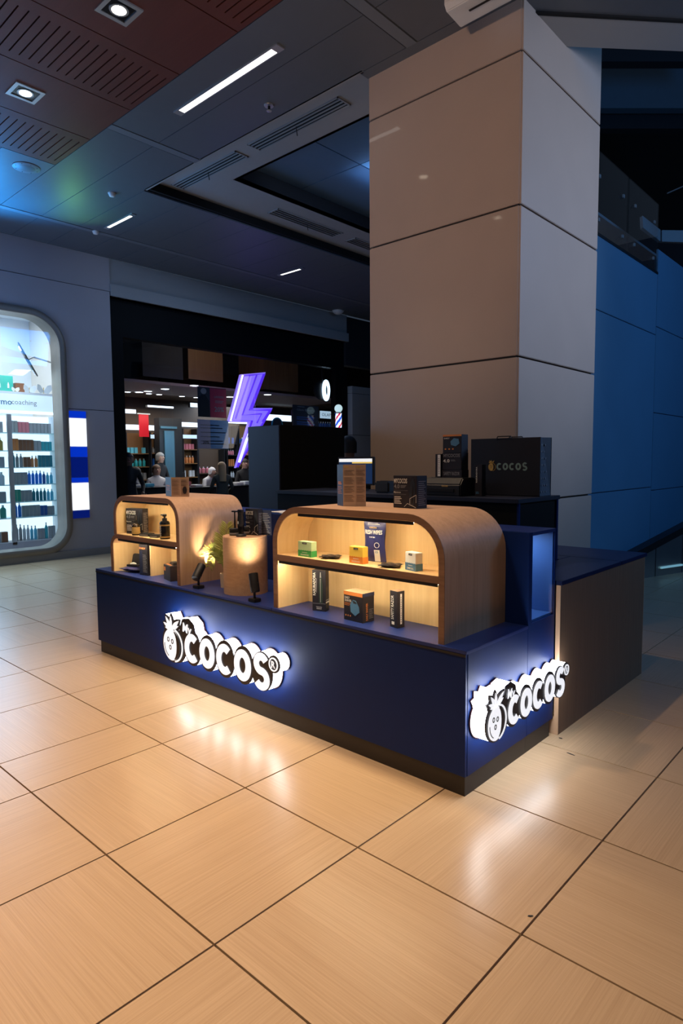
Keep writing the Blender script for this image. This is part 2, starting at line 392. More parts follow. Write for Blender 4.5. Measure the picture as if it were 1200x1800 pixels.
# ---- ceiling
CZ = 5.13
ceil = struct('ceiling', 'mall ceiling of brown slotted panels, grey metal panels and plaster', 'ceiling', (-5, 3, CZ))
mb = MB(); mb.box(-10.9, 1.5, -4, 4.68, CZ+.14, CZ+.18); mb.box(-10.9, -7.74, 4.68, 15, CZ+.14, CZ+.18); mb.box(-4.04, -2.5, 4.68, 4.78, CZ+.14, CZ+.18)
mb.build('light_block_slab', 'void', ceil)  # added black slab above the panels to block world light
BX = [-7.86, -6.98, -6.12, -5.25, -4.40, -3.53, -2.68, -1.81, -.96, -.09, .76]
for i in range(len(BX)-1):
    x0, x1 = BX[i]+.006, BX[i+1]-.006
    for (ya, yb) in ((-3.6, 1.0), (1.0, 3.57)):
        ya += .004; yb -= .004
        if i % 2 == 0:                              # slotted panel: ribs between open slots
            mb = MB(); s0, s1 = x0+.10, x1-.13
            mb.box(x0, s0, ya, yb, CZ, CZ+.02); mb.box(s1, x1, ya, yb, CZ, CZ+.02)
            n = int((yb-ya-.12)/.0815); y = yb-.06-n*.0815
            mb.box(s0, s1, ya, y, CZ, CZ+.02)
            for k in range(n): mb.box(s0, s1, y+.012, y+.0815, CZ, CZ+.02); y += .0815
            mb.box(s0, s1, y+.012, yb, CZ, CZ+.02)
            mb.build('slotted_panel', 'brown_panel', ceil)
        else: box('brown_panel', (x0, x1, ya, yb, CZ, CZ+.02), 'brown_panel', ceil)
def mpanel(x0, x1, y0, y1): return box('metal_panel', (x0+.004, x1-.004, y0+.004, y1-.004, CZ, CZ+.02), 'metal_panel', ceil)
XB = [-9.64, -6.56, -3.45, -.4]
def metal_row(xa, xb, y0, y1):
    cuts = [xa]+[c for c in XB if xa < c < xb]+[xb]
    for a, b in zip(cuts[:-1], cuts[1:]):
        a2 = a+(.06 if a in XB else 0); b2 = b-(.06 if b in XB else 0); mpanel(a2, b2, y0, y1)
metal_row(-10.7, 1.2, 3.57, 4.12); metal_row(-10.7, 1.2, 4.12, 4.68)
for k in range(6): metal_row(-10.7, -7.86, 3.57-.6*(k+1), 3.57-.6*k)
for k in range(15): metal_row(-10.7, -7.76, 4.68+.6*k, 5.28+.6*k)
for c in XB:
    y0, y1 = (0, 14) if c < -8 else (3.57, 4.68)
    box('joint_band', (c-.052, c+.052, y0, y1, CZ-.004, CZ+.02), 'metal_band', ceil)
# plaster field, set higher, with a coffer
PZ = 5.26
vs, fs = fillcurve([(-7.72, 4.69), (-3.9, 4.69), (-3.9, 14.5), (-7.72, 14.5)], [[(-6.86, 5.5), (-4.1, 5.5), (-4.1, 9.6), (-6.86, 9.6)]], .04)
MB().add([(x, y, PZ+.02+z) for x, y, z in vs], fs).build('plaster_field', 'plaster', ceil)
mb = MB(); mb.box(-7.74, -7.70, 4.69, 14.5, CZ+.02, PZ+.05); mb.build('painted_shadow', 'void', ceil)  # step face painted black, its shade put into the colour
mb = MB(); mb.box(-7.72, -4.0, 4.66, 4.70, CZ, PZ+.05); mb.build('step_edge', 'plaster', ceil)
mb = MB(); mb.box(-6.90, -6.86, 5.46, 9.64, PZ, PZ+.36); mb.box(-6.86, -4.1, 5.46, 5.5, PZ, PZ+.36); mb.box(-6.86, -4.1, 9.6, 9.64, PZ, PZ+.36); mb.box(-4.1, -4.06, 5.46, 9.64, PZ, PZ+.36)
mb.build('coffer_side', 'dark_slab', ceil)
for (a, b, c, d, m) in ((-6.86, -5.75, 5.5, 6.65, 'coffer_blue'), (-5.74, -4.1, 5.5, 6.65, 'coffer_blue'), (-6.86, -5.75, 6.66, 9.6, 'coffer_blue'), (-5.74, -4.1, 6.66, 9.6, 'coffer_lit')):
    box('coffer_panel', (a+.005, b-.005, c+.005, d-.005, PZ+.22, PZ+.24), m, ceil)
# right of the column: dark ceiling ends on a diagonal, a pale soffit strip follows
def prism_xy(name, poly, z0, z1, m, parent): return MB().prism(poly, lambda u, v, w: (u, v, w), z0, z1).build(name, m, parent)
A1, B1 = Vector((-2.583, 4.95)), Vector((-2.583, 4.95))+Vector((.674, .738))*6
prism_xy('metal_panel', [(-4.04, 4.684), (1.2, 4.684), (1.2, 9), tuple(B1), tuple(A1), (-2.6, 4.80), (-4.04, 4.80)], CZ, CZ+.02, 'metal_panel', ceil)
nn_ = Vector((-.738, .674))
prism_xy('pale_soffit', [tuple(A1), tuple(B1), tuple(B1+nn_*.29), tuple(A1+nn_*.37)], CZ-.012, CZ+.02, 'wall_pale', ceil)
prism_xy('soffit_line', [tuple(A1-nn_*.03), tuple(B1-nn_*.03), tuple(B1), tuple(A1)], CZ-.016, CZ+.02, 'void', ceil)

# ---- left wall with pharmacy window and the salon front
WX = -10.7
wall = struct('wall_left', 'grey shop front wall with rounded pharmacy window', 'wall', (WX, 4, 0))
def rrect(u0, u1, v0, v1, rt_, rb_, n=10):
    return arc(u1-rt_, v1-rt_, rt_, rt_, 0, 90, n)+arc(u0+rt_, v1-rt_, rt_, rt_, 90, 180, n)+arc(u0+rb_, v0+rb_, rb_, rb_, 180, 270, n)+arc(u1-rb_, v0+rb_, rb_, rb_, 270, 360, n)
hole = rrect(.6, 4.80, .20, 3.96, .48, .36)
vs, fs = fillcurve([(-1, .1), (5.72, .1), (5.72, 4.56), (-1, 4.56)], [hole], .3)
MB().add([(WX-.15+z, x, y) for x, y, z in vs], fs).build('front_panel', 'wall_grey', wall)
box('fascia', (WX-.3, WX-.01, -1, 5.735, 4.57, CZ), 'wall_grey', wall)
box('fascia', (WX-.3, WX-.03, 5.74, 11.9, 4.50, CZ), 'wall_pale', wall); box('fascia_lip', (WX-.3, WX+.02, 5.735, 11.92, 4.50, 4.70), 'wall_pale', wall)
box('joint', (WX-.01, WX+.002, 4.9, 5.72, 2.50, 2.51), 'joint_dark', wall)
box('fascia', (WX-.3, WX-.10, 11.93, 15, 3.95, CZ), 'dark_slab', wall)
for z0, z1 in ((0, 2.24), (2.25, 3.27), (3.28, 3.45)): box('panel', (WX-.25, WX-.02, 12.08, 14.8, z0, z1), 'wall_pale', wall)
box('baseboard_left', (WX-.05, WX+.03, -1, 5.72, 0, .12), 'baseboard_grey'); tag(bpy.data.objects['baseboard_left'], 'low grey stone skirting under the pharmacy window', 'baseboard', kind='structure')
wb = box('wall_back', (-10.9, 2, 14.6, 14.8, 0, 6.2), 'dark_slab'); tag(wb, 'dark far wall closing the mall corridor', 'wall', kind='structure')
# window frame: tube-like band round the opening, and its pane
win = struct('window_1', 'rounded window frame of the brightly lit pharmacy', 'window', (WX, 2.7, .2))
mb = MB(); pts = hole; n = len(pts); cu_, cv_ = 2.7, 2.08
prof = [(-.32, -.008), (.035, -.008), (.05, .02), (.045, .075), (.02, .105), (-.05, .11)]
inner = []
for i, p in enumerate(pts):
    a, b = Vector(pts[i-1]), Vector(pts[(i+1) % n]); t = (b-a).normalized(); nrm = Vector((t.y, -t.x))
    inner.append([(WX+d, p[0]+nrm.x*o, p[1]+nrm.y*o) for d, o in prof])
k = len(prof); vv = [q for r_ in inner for q in r_]; ff = []
for i in range(n):
    for j in range(k-1): ff.append((i*k+j, ((i+1) % n)*k+j, ((i+1) % n)*k+j+1, i*k+j+1))
mb.add(vv, ff).build('window_frame', 'frame_bronze', win, smooth=40)
MB().prism(hole, lambda u, v, w: (WX-.08+w, u, v), 0, .012).build('pane', 'clear_glass', win)

# ---- right side: blue lit walls beyond the column, balustrade, far beams
bw = struct('wall_right', 'blue-lit stone wall beyond the column under the upper gallery', 'wall', (-3.1, 8.3, 0))
box('core', (-3.6, -3.13, 6.45, 10.22, 0, 4.2), 'dark_slab', bw)
for z0, z1 in ((0, 1.17), (1.18, 3.40), (3.41, 4.27)):
    box('panel', (-3.13, -3.1, 6.45, 10.2, z0, z1), 'blue_lit_wall', bw, bevel=.004)
bw2 = struct('wall_far_right', 'second blue-lit wall further along the passage', 'wall', (-3.2, 12.2, 0))
box('core', (-3.7, -3.25, 10.55, 14.4, 0, 4.6), 'dark_slab', bw2)
for z0, z1 in ((0, 1.1), (1.11, 2.3), (2.31, 3.6), (3.61, 4.75)):
    box('panel', (-3.25, -3.22, 10.6, 14.4, z0, z1), 'blue_lit_wall', bw2, bevel=.004)
def at_n(px, py, k): d = ray(px, py); return C0+d*(k/(d.x*-.738+d.y*.674))
def nface(name, px0, px1, py0, py1, k, m, parent, th=.2):
    P = [at_n(px0, py0, k), at_n(px1, py0, k), at_n(px1, py1, k), at_n(px0, py1, k)]; d = Vector((-.738, .674, 0))*th
    return MB().add([*P, *[p+d for p in P]], [(3, 2, 1, 0), (4, 5, 6, 7), (0, 1, 5, 4), (1, 2, 6, 5), (2, 3, 7, 6), (3, 0, 4, 7)]).build(name, m, parent)
up_ = struct('trim_1', 'dark upper gallery beams seen across the atrium', 'beam', (-3, 10, 5))
nface('beam', 1040, 1300, 112, 190, 12.6, 'beam_blue_lit', up_); nface('beam', 1040, 1300, 193, 226, 12.9, 'dark_slab', up_)
nface('beam', 1040, 1300, 62, 108, 11.0, 'dark_slab', up_); nface('back_wall', 1000, 1330, -60, 760, 17.5, 'void', up_)
# ================================================================ FIXTURES OF THE PLACE
gl = thing('glass_balustrade', 'dark glass balustrade with steel clamps on top of the blue wall', 'balustrade', (-3.1, 8.3, 4.27))
for k in range(3):
    y0 = 6.5+k*1.24
    p = box('glass_panel', (-3.12, -3.105, y0, y0+1.2, 4.29, 5.25), 'clear_glass', gl)
    for yy in (y0+.2, y0+1.0):
        for zz in (4.45, 4.95): box('clamp', (-3.104, -3.085, yy-.02, yy+.02, zz-.02, zz+.02), 'alu', p)
box('rail', (-3.13, -3.09, 6.5, 10.2, 4.27, 4.30), 'dark_metal', gl)
par = thing('parapet', 'pale corner parapet of the upper floor beside the glass balustrade', 'parapet', at_n(1161, 426, 11.4))
def quadbox(name, pxs, ks, th, m, parent):
    P = [at_n(px, py, k) for (px, py), k in zip(pxs, ks)]; d = Vector((-.738, .674, 0))*th
    return MB().add([*P, *[p+d for p in P]], [(3, 2, 1, 0), (4, 5, 6, 7), (0, 1, 5, 4), (1, 2, 6, 5), (2, 3, 7, 6), (3, 0, 4, 7)]).build(name, m, parent)
quadbox('return_face', [(1129, 379), (1160.5, 404), (1160.5, 424.5), (1130, 400)], [9.6, 11.4, 11.4, 9.6], .08, 'wall_pale', par)
quadbox('front_face', [(1163, 404.5), (1240, 405.5), (1240, 427), (1163, 424.5)], [11.4, 11.4, 11.4, 11.4], .08, 'wall_pale', par)
tag(MB().tube([at_n(1172, 340, 12), at_n(1215, 321, 12)], .012).build('handrail', 'alu'), 'thin metal handrail high in the dark atrium', 'handrail')
# escalator side of stainless panels, rising away from the viewer
es = thing('escalator_side', 'stainless steel panelled side of an escalator by the blue wall', 'escalator', (-2.75, 9.2, 0))
b0, b1 = Vector((-2.88, 8.75, 0)), Vector((-2.88, 8.75, 0))+Vector((.30, .954, 0))*3.2
dirv = (b1-b0).normalized(); nv = Vector((-dirv.y, dirv.x, 0))
def topz(s): return .25+.27*s
cuts = [0, .52, 1.12, 1.75, 2.4, 3.2]
for a, b in zip(cuts[:-1], cuts[1:]):
    P = [b0+dirv*(a+.008), b0+dirv*(b-.008)]
    V = [P[0], P[1], P[1]+Vector((0, 0, topz(b))), P[0]+Vector((0, 0, topz(a)))]
    MB().add([*V, *[v+nv*.05 for v in V]], [(0, 1, 2, 3), (7, 6, 5, 4), (1, 0, 4, 5), (2, 1, 5, 6), (3, 2, 6, 7), (0, 3, 7, 4)]).build('steel_panel', 'steel', es)
V = [b0+Vector((0, 0, topz(0)+.005))-nv*.02, b1+Vector((0, 0, topz(3.2)+.005))-nv*.02, b1+Vector((0, 0, topz(3.2)+.10))-nv*.02, b0+Vector((0, 0, topz(0)+.10))-nv*.02]
MB().add([*V, *[v+nv*.14 for v in V]], [(0, 1, 2, 3), (7, 6, 5, 4), (1, 0, 4, 5), (2, 1, 5, 6), (3, 2, 6, 7), (0, 3, 7, 4)]).build('capping', 'dark_metal', es)
V = [b0+dirv*.62-nv*.025+Vector((0, 0, .10)), b0+dirv*1.10-nv*.025+Vector((0, 0, .10)), b0+dirv*1.10-nv*.025+Vector((0, 0, .125)), b0+dirv*.62-nv*.025+Vector((0, 0, .125))]
glow('strip_teal', (.35, .75, .85), .35)
MB().add([*V, *[v+nv*.02 for v in V]], [(0, 1, 2, 3), (7, 6, 5, 4), (1, 0, 4, 5), (2, 1, 5, 6), (3, 2, 6, 7), (0, 3, 7, 4)]).build('light_strip', 'strip_teal', es)

# ---- ceiling downlights
def downlight(label, x, y, s=.135, z=CZ, power=DOWNLIGHT_W):
    t = thing('downlight', label, 'downlight', (x, y, z), 0, 'recessed ceiling downlights')
    mb = MB(); w = .034
    mb.box(-s, s, -s, -s+w, -.012, 0); mb.box(-s, s, s-w, s, -.012, 0); mb.box(-s, -s+w, -s+w, s-w, -.012, 0); mb.box(s-w, s, -s+w, s-w, -.012, 0)
    mb.build('trim_ring', 'alu', t, local=True)
    box('housing', (-s+w, s-w, -s+w, s-w, -.004, -.001), 'black_gloss', t, local=True)
    MB().lathe([(.074, -.010), (.074, -.004), (.058, -.004)], 24).build('bezel', 'alu', t, smooth=40, local=True)
    MB().lathe([(.055, -.011), (.058, -.004)], 24).build('lens', 'lamp_warm', t, smooth=40, local=True)
    l = lamp('SPOT', 'beam', (x, y, z-.02), power, LAMP_WARM, (x, y, 0), .06, 92, 1.0)
    l.parent = t; l.location = (0, 0, -.02)
    return t
downlight('square recessed downlight in the brown panels near the top edge', -4.86, 2.76, power=150)
downlight('smaller-looking square downlight further left in the brown panels', -6.56, 2.72, power=70)
for lab, x, y in (('downlight above the right end of the kiosk, out of view', -3.12, .9), ('downlight over the foreground tiles, out of view', -1.4, .9), ('downlight over the left foreground tiles, out of view', -4.86, .9),
                  ('downlight beside the viewer, out of view', -1.4, -.6), ('downlight left of the viewer, out of view', -3.12, -.6), ('downlight above the large shelf, out of view', -3.12, 2.76)): downlight(lab, x, y, power=DOWNLIGHT_W*(1.0 if y > 2 else .7 if x < -4 else 1.1))

# ---- linear lights, vents, detectors, speaker
def linear(label, x0, x1, y, w=.09, p=0, z=CZ):
    t = thing('linear_light', label, 'ceiling light', ((x0+x1)/2, y, z), 0, 'recessed linear lights')
    mb = MB(); mb.box(x0, x0+.08, y-w/2, y+w/2, z-.012, z); mb.box(x1-.08, x1, y-w/2, y+w/2, z-.012, z); mb.box(x0+.08, x1-.08, y-w/2, y-w/2+.012, z-.012, z); mb.box(x0+.08, x1-.08, y+w/2-.012, y+w/2, z-.012, z)
    mb.build('frame', 'alu', t); box('diffuser', (x0+.08, x1-.08, y-w/2+.012, y+w/2-.012, z-.010, z-.001), 'tube_white', t)
linear('long recessed linear light between the brown panels and the air vents', -5.83, -4.27, 3.92)
linear('short linear light above the corner of the pharmacy front', -9.38, -8.56, 4.99, .07)
linear('small distant linear light above the salon front', -9.36, -8.68, 8.45, .07)
def vent(label, x0, x1, y0, y1, z=PZ):
    t = thing('air_vent', label, 'vent', ((x0+x1)/2, (y0+y1)/2, z), 0, 'slotted ceiling air vents')
    mb = MB(); w = .014; z0 = z-.014
    mb.box(x0, x1, y0, y0+w, z0, z); mb.box(x0, x1, y1-w, y1, z0, z); mb.box(x0, x0+w, y0, y1, z0, z); mb.box(x1-w, x1, y0, y1, z0, z)
    mb.build('frame', 'plaster', t); box('backing', (x0+w, x1-w, y0+w, y1-w, z-.003, z-.001), 'void', t)
    lx = (x1-x0) > (y1-y0); a, b = (y0, y1) if lx else (x0, x1); st = (b-a)/4
    for k in range(1, 4):
        c = a+st*k
        if lx: box('slat', (x0+w, x1-w, c-.006, c+.006, z0, z-.003), 'plaster', t)
        else: box('slat', (c-.006, c+.006, y0+w, y1-w, z0, z-.003), 'plaster', t)
    c = (x0+x1)/2, (y0+y1)/2
    MB().tube([(c[0], c[1], z-.005), (c[0]+.01, c[1]+.01, z-.11)], .005, 6).build('damper_lever', 'black', t)
def vz(a, b): p, q = at_z(*a, PZ), at_z(*b, PZ); return min(p.x, q.x), max(p.x, q.x)
vent('slotted air vent nearer the column, beside the sprinkler', -6.03, -4.60, 4.99, 5.19)
vent('slotted air vent left of the coffer with a violet tinge', -7.60, -6.25, 4.99, 5.19)
vent('slotted air vent running along the far side of the coffer', -7.42, -7.18, 6.5, 7.9)
vent('last air vent half hidden by the column', -7.42, -7.18, 8.2, 9.6)
t = thing('sprinkler', 'ceiling sprinkler head beside the long linear light', 'sprinkler', (-5.04, 4.46, CZ))
MB().lathe([(.045, -.012), (.05, -.004), (.05, 0)], 20).build('plate', 'alu', t, smooth=40, local=True); MB().lathe([(.012, -.05), (.014, -.012)], 10).build('stem', 'dark_metal', t, smooth=40, local=True); MB().lathe([(.005, -.062), (.026, -.058), (.026, -.052)], 14).build('deflector', 'alu', t, smooth=40, local=True)
for lab, x, y in (('small round detector between the linear lights', -8.13, 4.43), ('small pale detector above the pharmacy wall', -9.62, 4.95)):
    t = thing('smoke_detector', lab, 'detector', (x, y, CZ)); MB().lathe([(.02, -.045), (.035, -.04), (.045, -.015), (.05, 0)], 18).build('body', 'white_paint', t, smooth=50, local=True); MB().lathe([(.052, -.006), (.055, 0)], 18).build('base_ring', 'alu', t, smooth=50, local=True)
t = thing('dome_detector', 'pale dome detector hanging over the salon fascia', 'detector', at_z(594, 546, CZ-.0)-Vector((0, 0, 0)))
MB().lathe([(.03, -.09), (.09, -.07), (.13, -.03), (.14, 0)], 22).build('dome', 'white_paint', t, smooth=50, local=True); MB().lathe([(.145, -.012), (.15, 0)], 22).build('base_ring', 'alu', t, smooth=50, local=True)
t = thing('ceiling_speaker', 'round ceiling speaker beside the slotted brown panels', 'speaker', (-8.17, 3.36, CZ))
MB().lathe([(.145, -.012), (.155, -.006), (.155, 0)], 32).build('rim', 'metal_band', t, smooth=40, local=True); MB().lathe([(.085, -.016), (.095, -.012)], 28).build('grille', 'metal_panel', t, smooth=40, local=True)
for k in range(8):
    a = k*PI/4; MB().cyl((.125*math.cos(a), .125*math.sin(a), -.014), .006, .003, 8).build('screw', 'black', t, local=True)
fx = thing('ceiling_fixture', 'pale box fixture cut by the top edge above the column', 'light fixture', (-2.72, 4.50, CZ))
mb = MB(); pr = [(-.13, 0), (-.13, -.07), (-.10, -.11), (.10, -.13), (.14, -.10), (.14, 0)]
mb.prism(pr, lambda u, v, w: (w, u, v), -.20, .45).build('housing', 'white_paint', fx, bevel=.006, local=True)
box('slot', (-.05, .25, -.02, -.005, -.128, -.122), 'dark_metal', fx, local=True)
tag(bpy.data.objects['slot'], 'dark slot')

# ================================================================ KIOSK
KT = .71
kc = thing('kiosk_counter', 'long navy kiosk counter with black plinth standing on the tiles', 'counter', (-3.37, 2.86, 0))
box('front_panel', (-5.17, -1.567, 2.553, 2.571, .098, .692), 'navy', kc); box('end_panel', (-1.585, -1.565, 2.571, 3.172, .098, .692), 'navy', kc)
box('end_panel', (-5.17, -5.15, 2.571, 3.172, .098, .692), 'navy', kc); box('back_panel', (-5.15, -1.585, 3.155, 3.172, .098, .692), 'navy', kc)
box('plinth', (-5.14, -1.572, 2.560, 3.172, 0, .098), 'plinth', kc)
box('worktop', (-5.172, -2.932, 2.551, 3.172, .692, KT), 'navy_top', kc, bevel=.0015); box('worktop', (-2.930, -1.563, 2.551, 3.172, .692, KT), 'navy_top', kc, bevel=.0015)
box('edge_strip', (-5.17, -1.567, 2.549, 2.553, .680, .692), 'dark_metal', kc)
# rear cabinet with a lit glass niche in its end
rc = thing('rear_display_cabinet', 'taller navy cabinet behind the counter with a lit glass niche in its end', 'cabinet', (-3.2, 3.34, 0))
box('body', (-4.9, -2.25, 3.176, 3.50, .098, 1.21), 'navy', rc); box('lower_body', (-2.25, -1.565, 3.176, 3.50, .098, .715), 'navy', rc)
box('plinth', (-4.88, -1.572, 3.1725, 3.47, 0, .098), 'plinth', rc)
box('niche_front', (-2.25, -1.565, 3.176, 3.214, .715, 1.21), 'navy', rc); box('niche_back', (-2.25, -1.565, 3.488, 3.502, .715, 1.21), 'navy', rc); box('niche_lining', (-2.24, -1.575, 3.482, 3.488, .727, 1.19), 'niche_lit_blue', rc); box('niche_lining', (-2.25, -2.24, 3.216, 3.482, .727, 1.19), 'niche_lit_blue', rc)
box('niche_top', (-2.25, -1.565, 3.214, 3.488, 1.192, 1.21), 'navy_top', rc); box('niche_shelf', (-2.2, -1.58, 3.216, 3.486, .716, .726), 'niche_lit_blue', rc)
box('pane', (-1.572, -1.567, 3.216, 3.486, .727, 1.190), 'clear_glass', rc); box('led_strip', (-2.1, -1.66, 3.34, 3.36, 1.184, 1.192), 'led_cool', rc)
lamp('AREA', 'niche_light', (-1.85, 3.35, 1.178), 1.6, (.55, .75, 1), (-1.85, 3.36, 0), .45, size_y=.05)
# side table
pbr('table_navy', (.007, .016, .075), .4, spec=.35)
tb = thing('side_table', 'navy topped side table with plywood end panel right of the kiosk', 'table', (-1.9, 4.2, 0))
box('table_top', (-1.89, -1.532, 3.518, 4.474, .880, .905), 'table_navy', tb, bevel=.002); box('table_top', (-2.45, -1.532, 4.478, 5.0, .880, .905), 'table_navy', tb, bevel=.002)
box('table_top', (-2.45, -1.894, 4.30, 4.474, .880, .905), 'table_navy', tb, bevel=.002)
box('end_panel', (-1.562, -1.538, 3.518, 4.96, 0, .880), 'cardboard_wood', tb)
wood('ply_pale', (.42, .26, .16), (.55, .36, .23), 'z', 1, .55, .3)
box('edge_band', (-1.563, -1.537, 3.513, 3.518, 0, .880), 'ply_pale', tb); box('edge_band', (-1.563, -1.537, 4.96, 4.966, 0, .880), 'ply_pale', tb)
box('foot', (-1.60, -1.563, 3.513, 3.54, 0, .10), 'ply_pale', tb); box('leg', (-2.44, -2.40, 4.93, 4.97, 0, .88), 'black', tb); box('leg', (-2.44, -2.40, 4.50, 4.54, 0, .88), 'black', tb)
# back cabinet carrying the bag, and the tall tower
bc = thing('back_cabinet', 'black waist-high storage cabinet between the kiosk and the column', 'cabinet', (-3.0, 3.98, 0))
box('body', (-4.15, -1.912, 3.70, 4.28, 0, 1.325), 'fascia_black', bc); box('top', (-4.16, -1.895, 3.685, 4.295, 1.325, 1.352), 'tower_navy', bc, bevel=.002)
for b in ((-1.912, -1.900, 3.70, 3.722, 0, 1.325), (-1.912, -1.900, 4.258, 4.28, 0, 1.325), (-1.912, -1.900, 3.722, 4.258, 0, .06)): box('frame_edge', b, 'navy', bc)
tw = thing('tall_cabinet', 'tall plain black cabinet behind the left half of the kiosk', 'cabinet', (-4.66, 4.43, 0))
box('body', (-4.885, -4.43, 4.0, 4.87, .05, 1.935), 'fascia_black', tw, bevel=.003); box('front_door', (-4.88, -4.435, 3.982, 4.0, .06, 1.93), 'tower_navy', tw, bevel=.002); box('plinth', (-4.87, -4.45, 4.02, 4.85, 0, .05), 'plinth', tw)
box('handle', (-4.47, -4.455, 3.962, 3.98, .9, 1.1), 'dark_metal', tw)

XZ = lambda u, v, w: (u, w, v)
def arch_path(x0, x1, z0, z1, r0_, r1_, zl=None):
    zl = z0 if zl is None else zl
    return [(x1, z0)]+arc(x1-r1_, z1-r1_, r1_, r1_, 0, 90, 10)+arc(x0+r0_, z1-r0_, r0_, r0_, 90, 180, 10)+[(x0, zl)]
# ---- right shelf arch
ra = thing('arched_shelf', 'large rounded oak display shelf on the right half of the counter', 'shelf', (-2.318, 2.88, KT), 0, 'rounded oak display shelves on the counter')
T = .034
pth = arch_path(-2.935+T/2, -1.70-T/2, KT, 1.335-T/2, .205, .205)
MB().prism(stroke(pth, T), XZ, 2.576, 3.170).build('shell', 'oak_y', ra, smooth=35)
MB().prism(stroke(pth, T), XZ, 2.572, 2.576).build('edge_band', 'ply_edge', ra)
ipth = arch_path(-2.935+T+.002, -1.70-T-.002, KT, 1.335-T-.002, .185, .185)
MB().prism(stroke(ipth, .004), XZ, 2.577, 2.835).build('lining', 'oak_lit_inner', ra, smooth=35)
MB().prism(ipth, XZ, 2.835, 2.85).build('back_panel', 'oak_lit_inner', ra)
box('shelf_board', (-2.935+T, -1.70-T, 2.577, 2.835, 1.006, 1.04), 'oak_lit_inner', ra); box('shelf_edge', (-2.935+T, -1.70-T, 2.572, 2.577, 1.004, 1.04), 'ply_edge', ra)
def led(parent, x0, x1, y, z):
    h = box('led_rail', (x0, x1, y-.010, y+.010, z, z+.006), 'black', parent)
    box('rail_lip', (x0, x1, y-.012, y-.009, z-.012, z+.006), 'black', h); box('led_strip', (x0+.005, x1-.005, y-.003, y+.006, z-.002, z), 'led_warm', h); return h
led(ra, -2.72, -1.89, 2.592, 1.292); led(ra, -2.89, -1.745, 2.592, .998)
# ---- left shelf arch (two tiers, the lower one a little wider)
la = thing('arched_shelf', 'smaller stepped oak display shelf on the left end of the counter', 'shelf', (-4.45, 2.88, KT), 0, 'rounded oak display shelves on the counter')
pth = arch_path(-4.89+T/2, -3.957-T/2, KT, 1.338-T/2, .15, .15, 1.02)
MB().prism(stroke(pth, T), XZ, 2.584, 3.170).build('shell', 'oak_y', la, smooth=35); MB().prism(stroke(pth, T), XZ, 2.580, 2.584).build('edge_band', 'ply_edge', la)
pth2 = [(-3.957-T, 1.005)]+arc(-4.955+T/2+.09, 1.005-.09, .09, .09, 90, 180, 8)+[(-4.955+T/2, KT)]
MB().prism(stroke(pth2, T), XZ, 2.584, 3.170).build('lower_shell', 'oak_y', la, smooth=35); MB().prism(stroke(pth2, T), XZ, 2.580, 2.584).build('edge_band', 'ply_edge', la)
ip = arch_path(-4.89+T+.002, -3.957-T-.002, 1.022, 1.338-T-.002, .13, .13); MB().prism(stroke(ip, .004), XZ, 2.585, 2.84).build('lining', 'oak_lit_inner', la, smooth=35)
MB().prism(ip, XZ, 2.84, 2.855).build('back_panel', 'oak_lit_inner', la)
box('shelf_board', (-4.86, -3.957-T, 2.585, 2.84, 1.0225, 1.026), 'oak_lit_inner', la)
box('back_panel', (-4.92, -3.957-T, 2.84, 2.855, KT, .988), 'oak_lit_inner', la); box('side_lining', (-4.921, -4.915, 2.585, 2.84, KT, .95), 'oak_lit_inner', la)
box('divider', (-4.49, -4.475, 2.66, 2.84, KT, .988), 'oak_lit_inner', la)
led(la, -4.76, -4.10, 2.602, 1.297); led(la, -4.85, -4.02, 2.602, .980)
# ---- cylinder pedestal
wood('oak_ring', (.46, .265, .145), (.62, .385, .225), 'x', .9, .5, .35, rnd=False)
ped = thing('cylinder_pedestal', 'round oak cylinder pedestal between the two arched shelves', 'pedestal', (-3.44, 2.765, KT))
MB().lathe([(.15, 0), (.15, .378)], 48).build('drum', 'oak_ring', ped, smooth=40, local=True); MB().lathe([(.15, .379), (.15, .387), (.147, .390)], 48).build('top_disc', 'oak_y', ped, smooth=40, local=True)
# ---- two small black spot lamps standing on the counter
def spotlamp(label, x, y, target, zc, L=.12, r=.030, energy=10, cone=75):
    t = thing('spot_lamp', label, 'lamp', (x, y, KT), 0, 'small black spot lamps on the counter')
    box('base', (-.033, .033, -.028, .028, 0, .022), 'black', t, bevel=.003, local=True)
    MB().tube([(0, 0, .02), (0, 0, zc-.03)], .008, 8).build('post', 'black', t, smooth=40, local=True)
    d = (Vector(target)-Vector((x, y, KT+zc))).normalized(); Mq = d.to_track_quat('Z', 'Y').to_matrix()
    c = Vector((0, 0, zc))-d*L*.45
    h = MB().lathe([(r*.9, 0), (r, .006), (r, L), (r*.86, L), (r*.82, L-.012)], 24, c, M=Mq).build('lamp_head', 'black', t, smooth=40, local=True)
    MB().lathe([(r*.8, L-.016), (r*.8, L-.012)], 24, c, M=Mq).build('lens', 'lamp_warm', t, local=True)
    MB().tube([Vector((r+.006, 0, zc-.02)), Vector((r+.006, 0, zc+.012))], .004, 6).build('bracket', 'dark_metal', t, local=True)
    l = lamp('SPOT', 'lamp_beam', (0, 0, 0), energy, (1, .78, .52), None, .012, cone, 1.0); l.parent = t; l.location = c+d*(L+.003); l.rotation_euler = d.to_track_quat('-Z', 'Y').to_euler()
    return t
spotlamp('black spot lamp aimed at the palm and left oak shelf', -3.79, 2.622, (-3.93, 2.93, 1.12), .11, energy=14, cone=95)
spotlamp('black spot lamp aimed at the oak cylinder', -3.15, 2.60, (-3.285, 2.655, 1.22), .115, energy=13, cone=125)

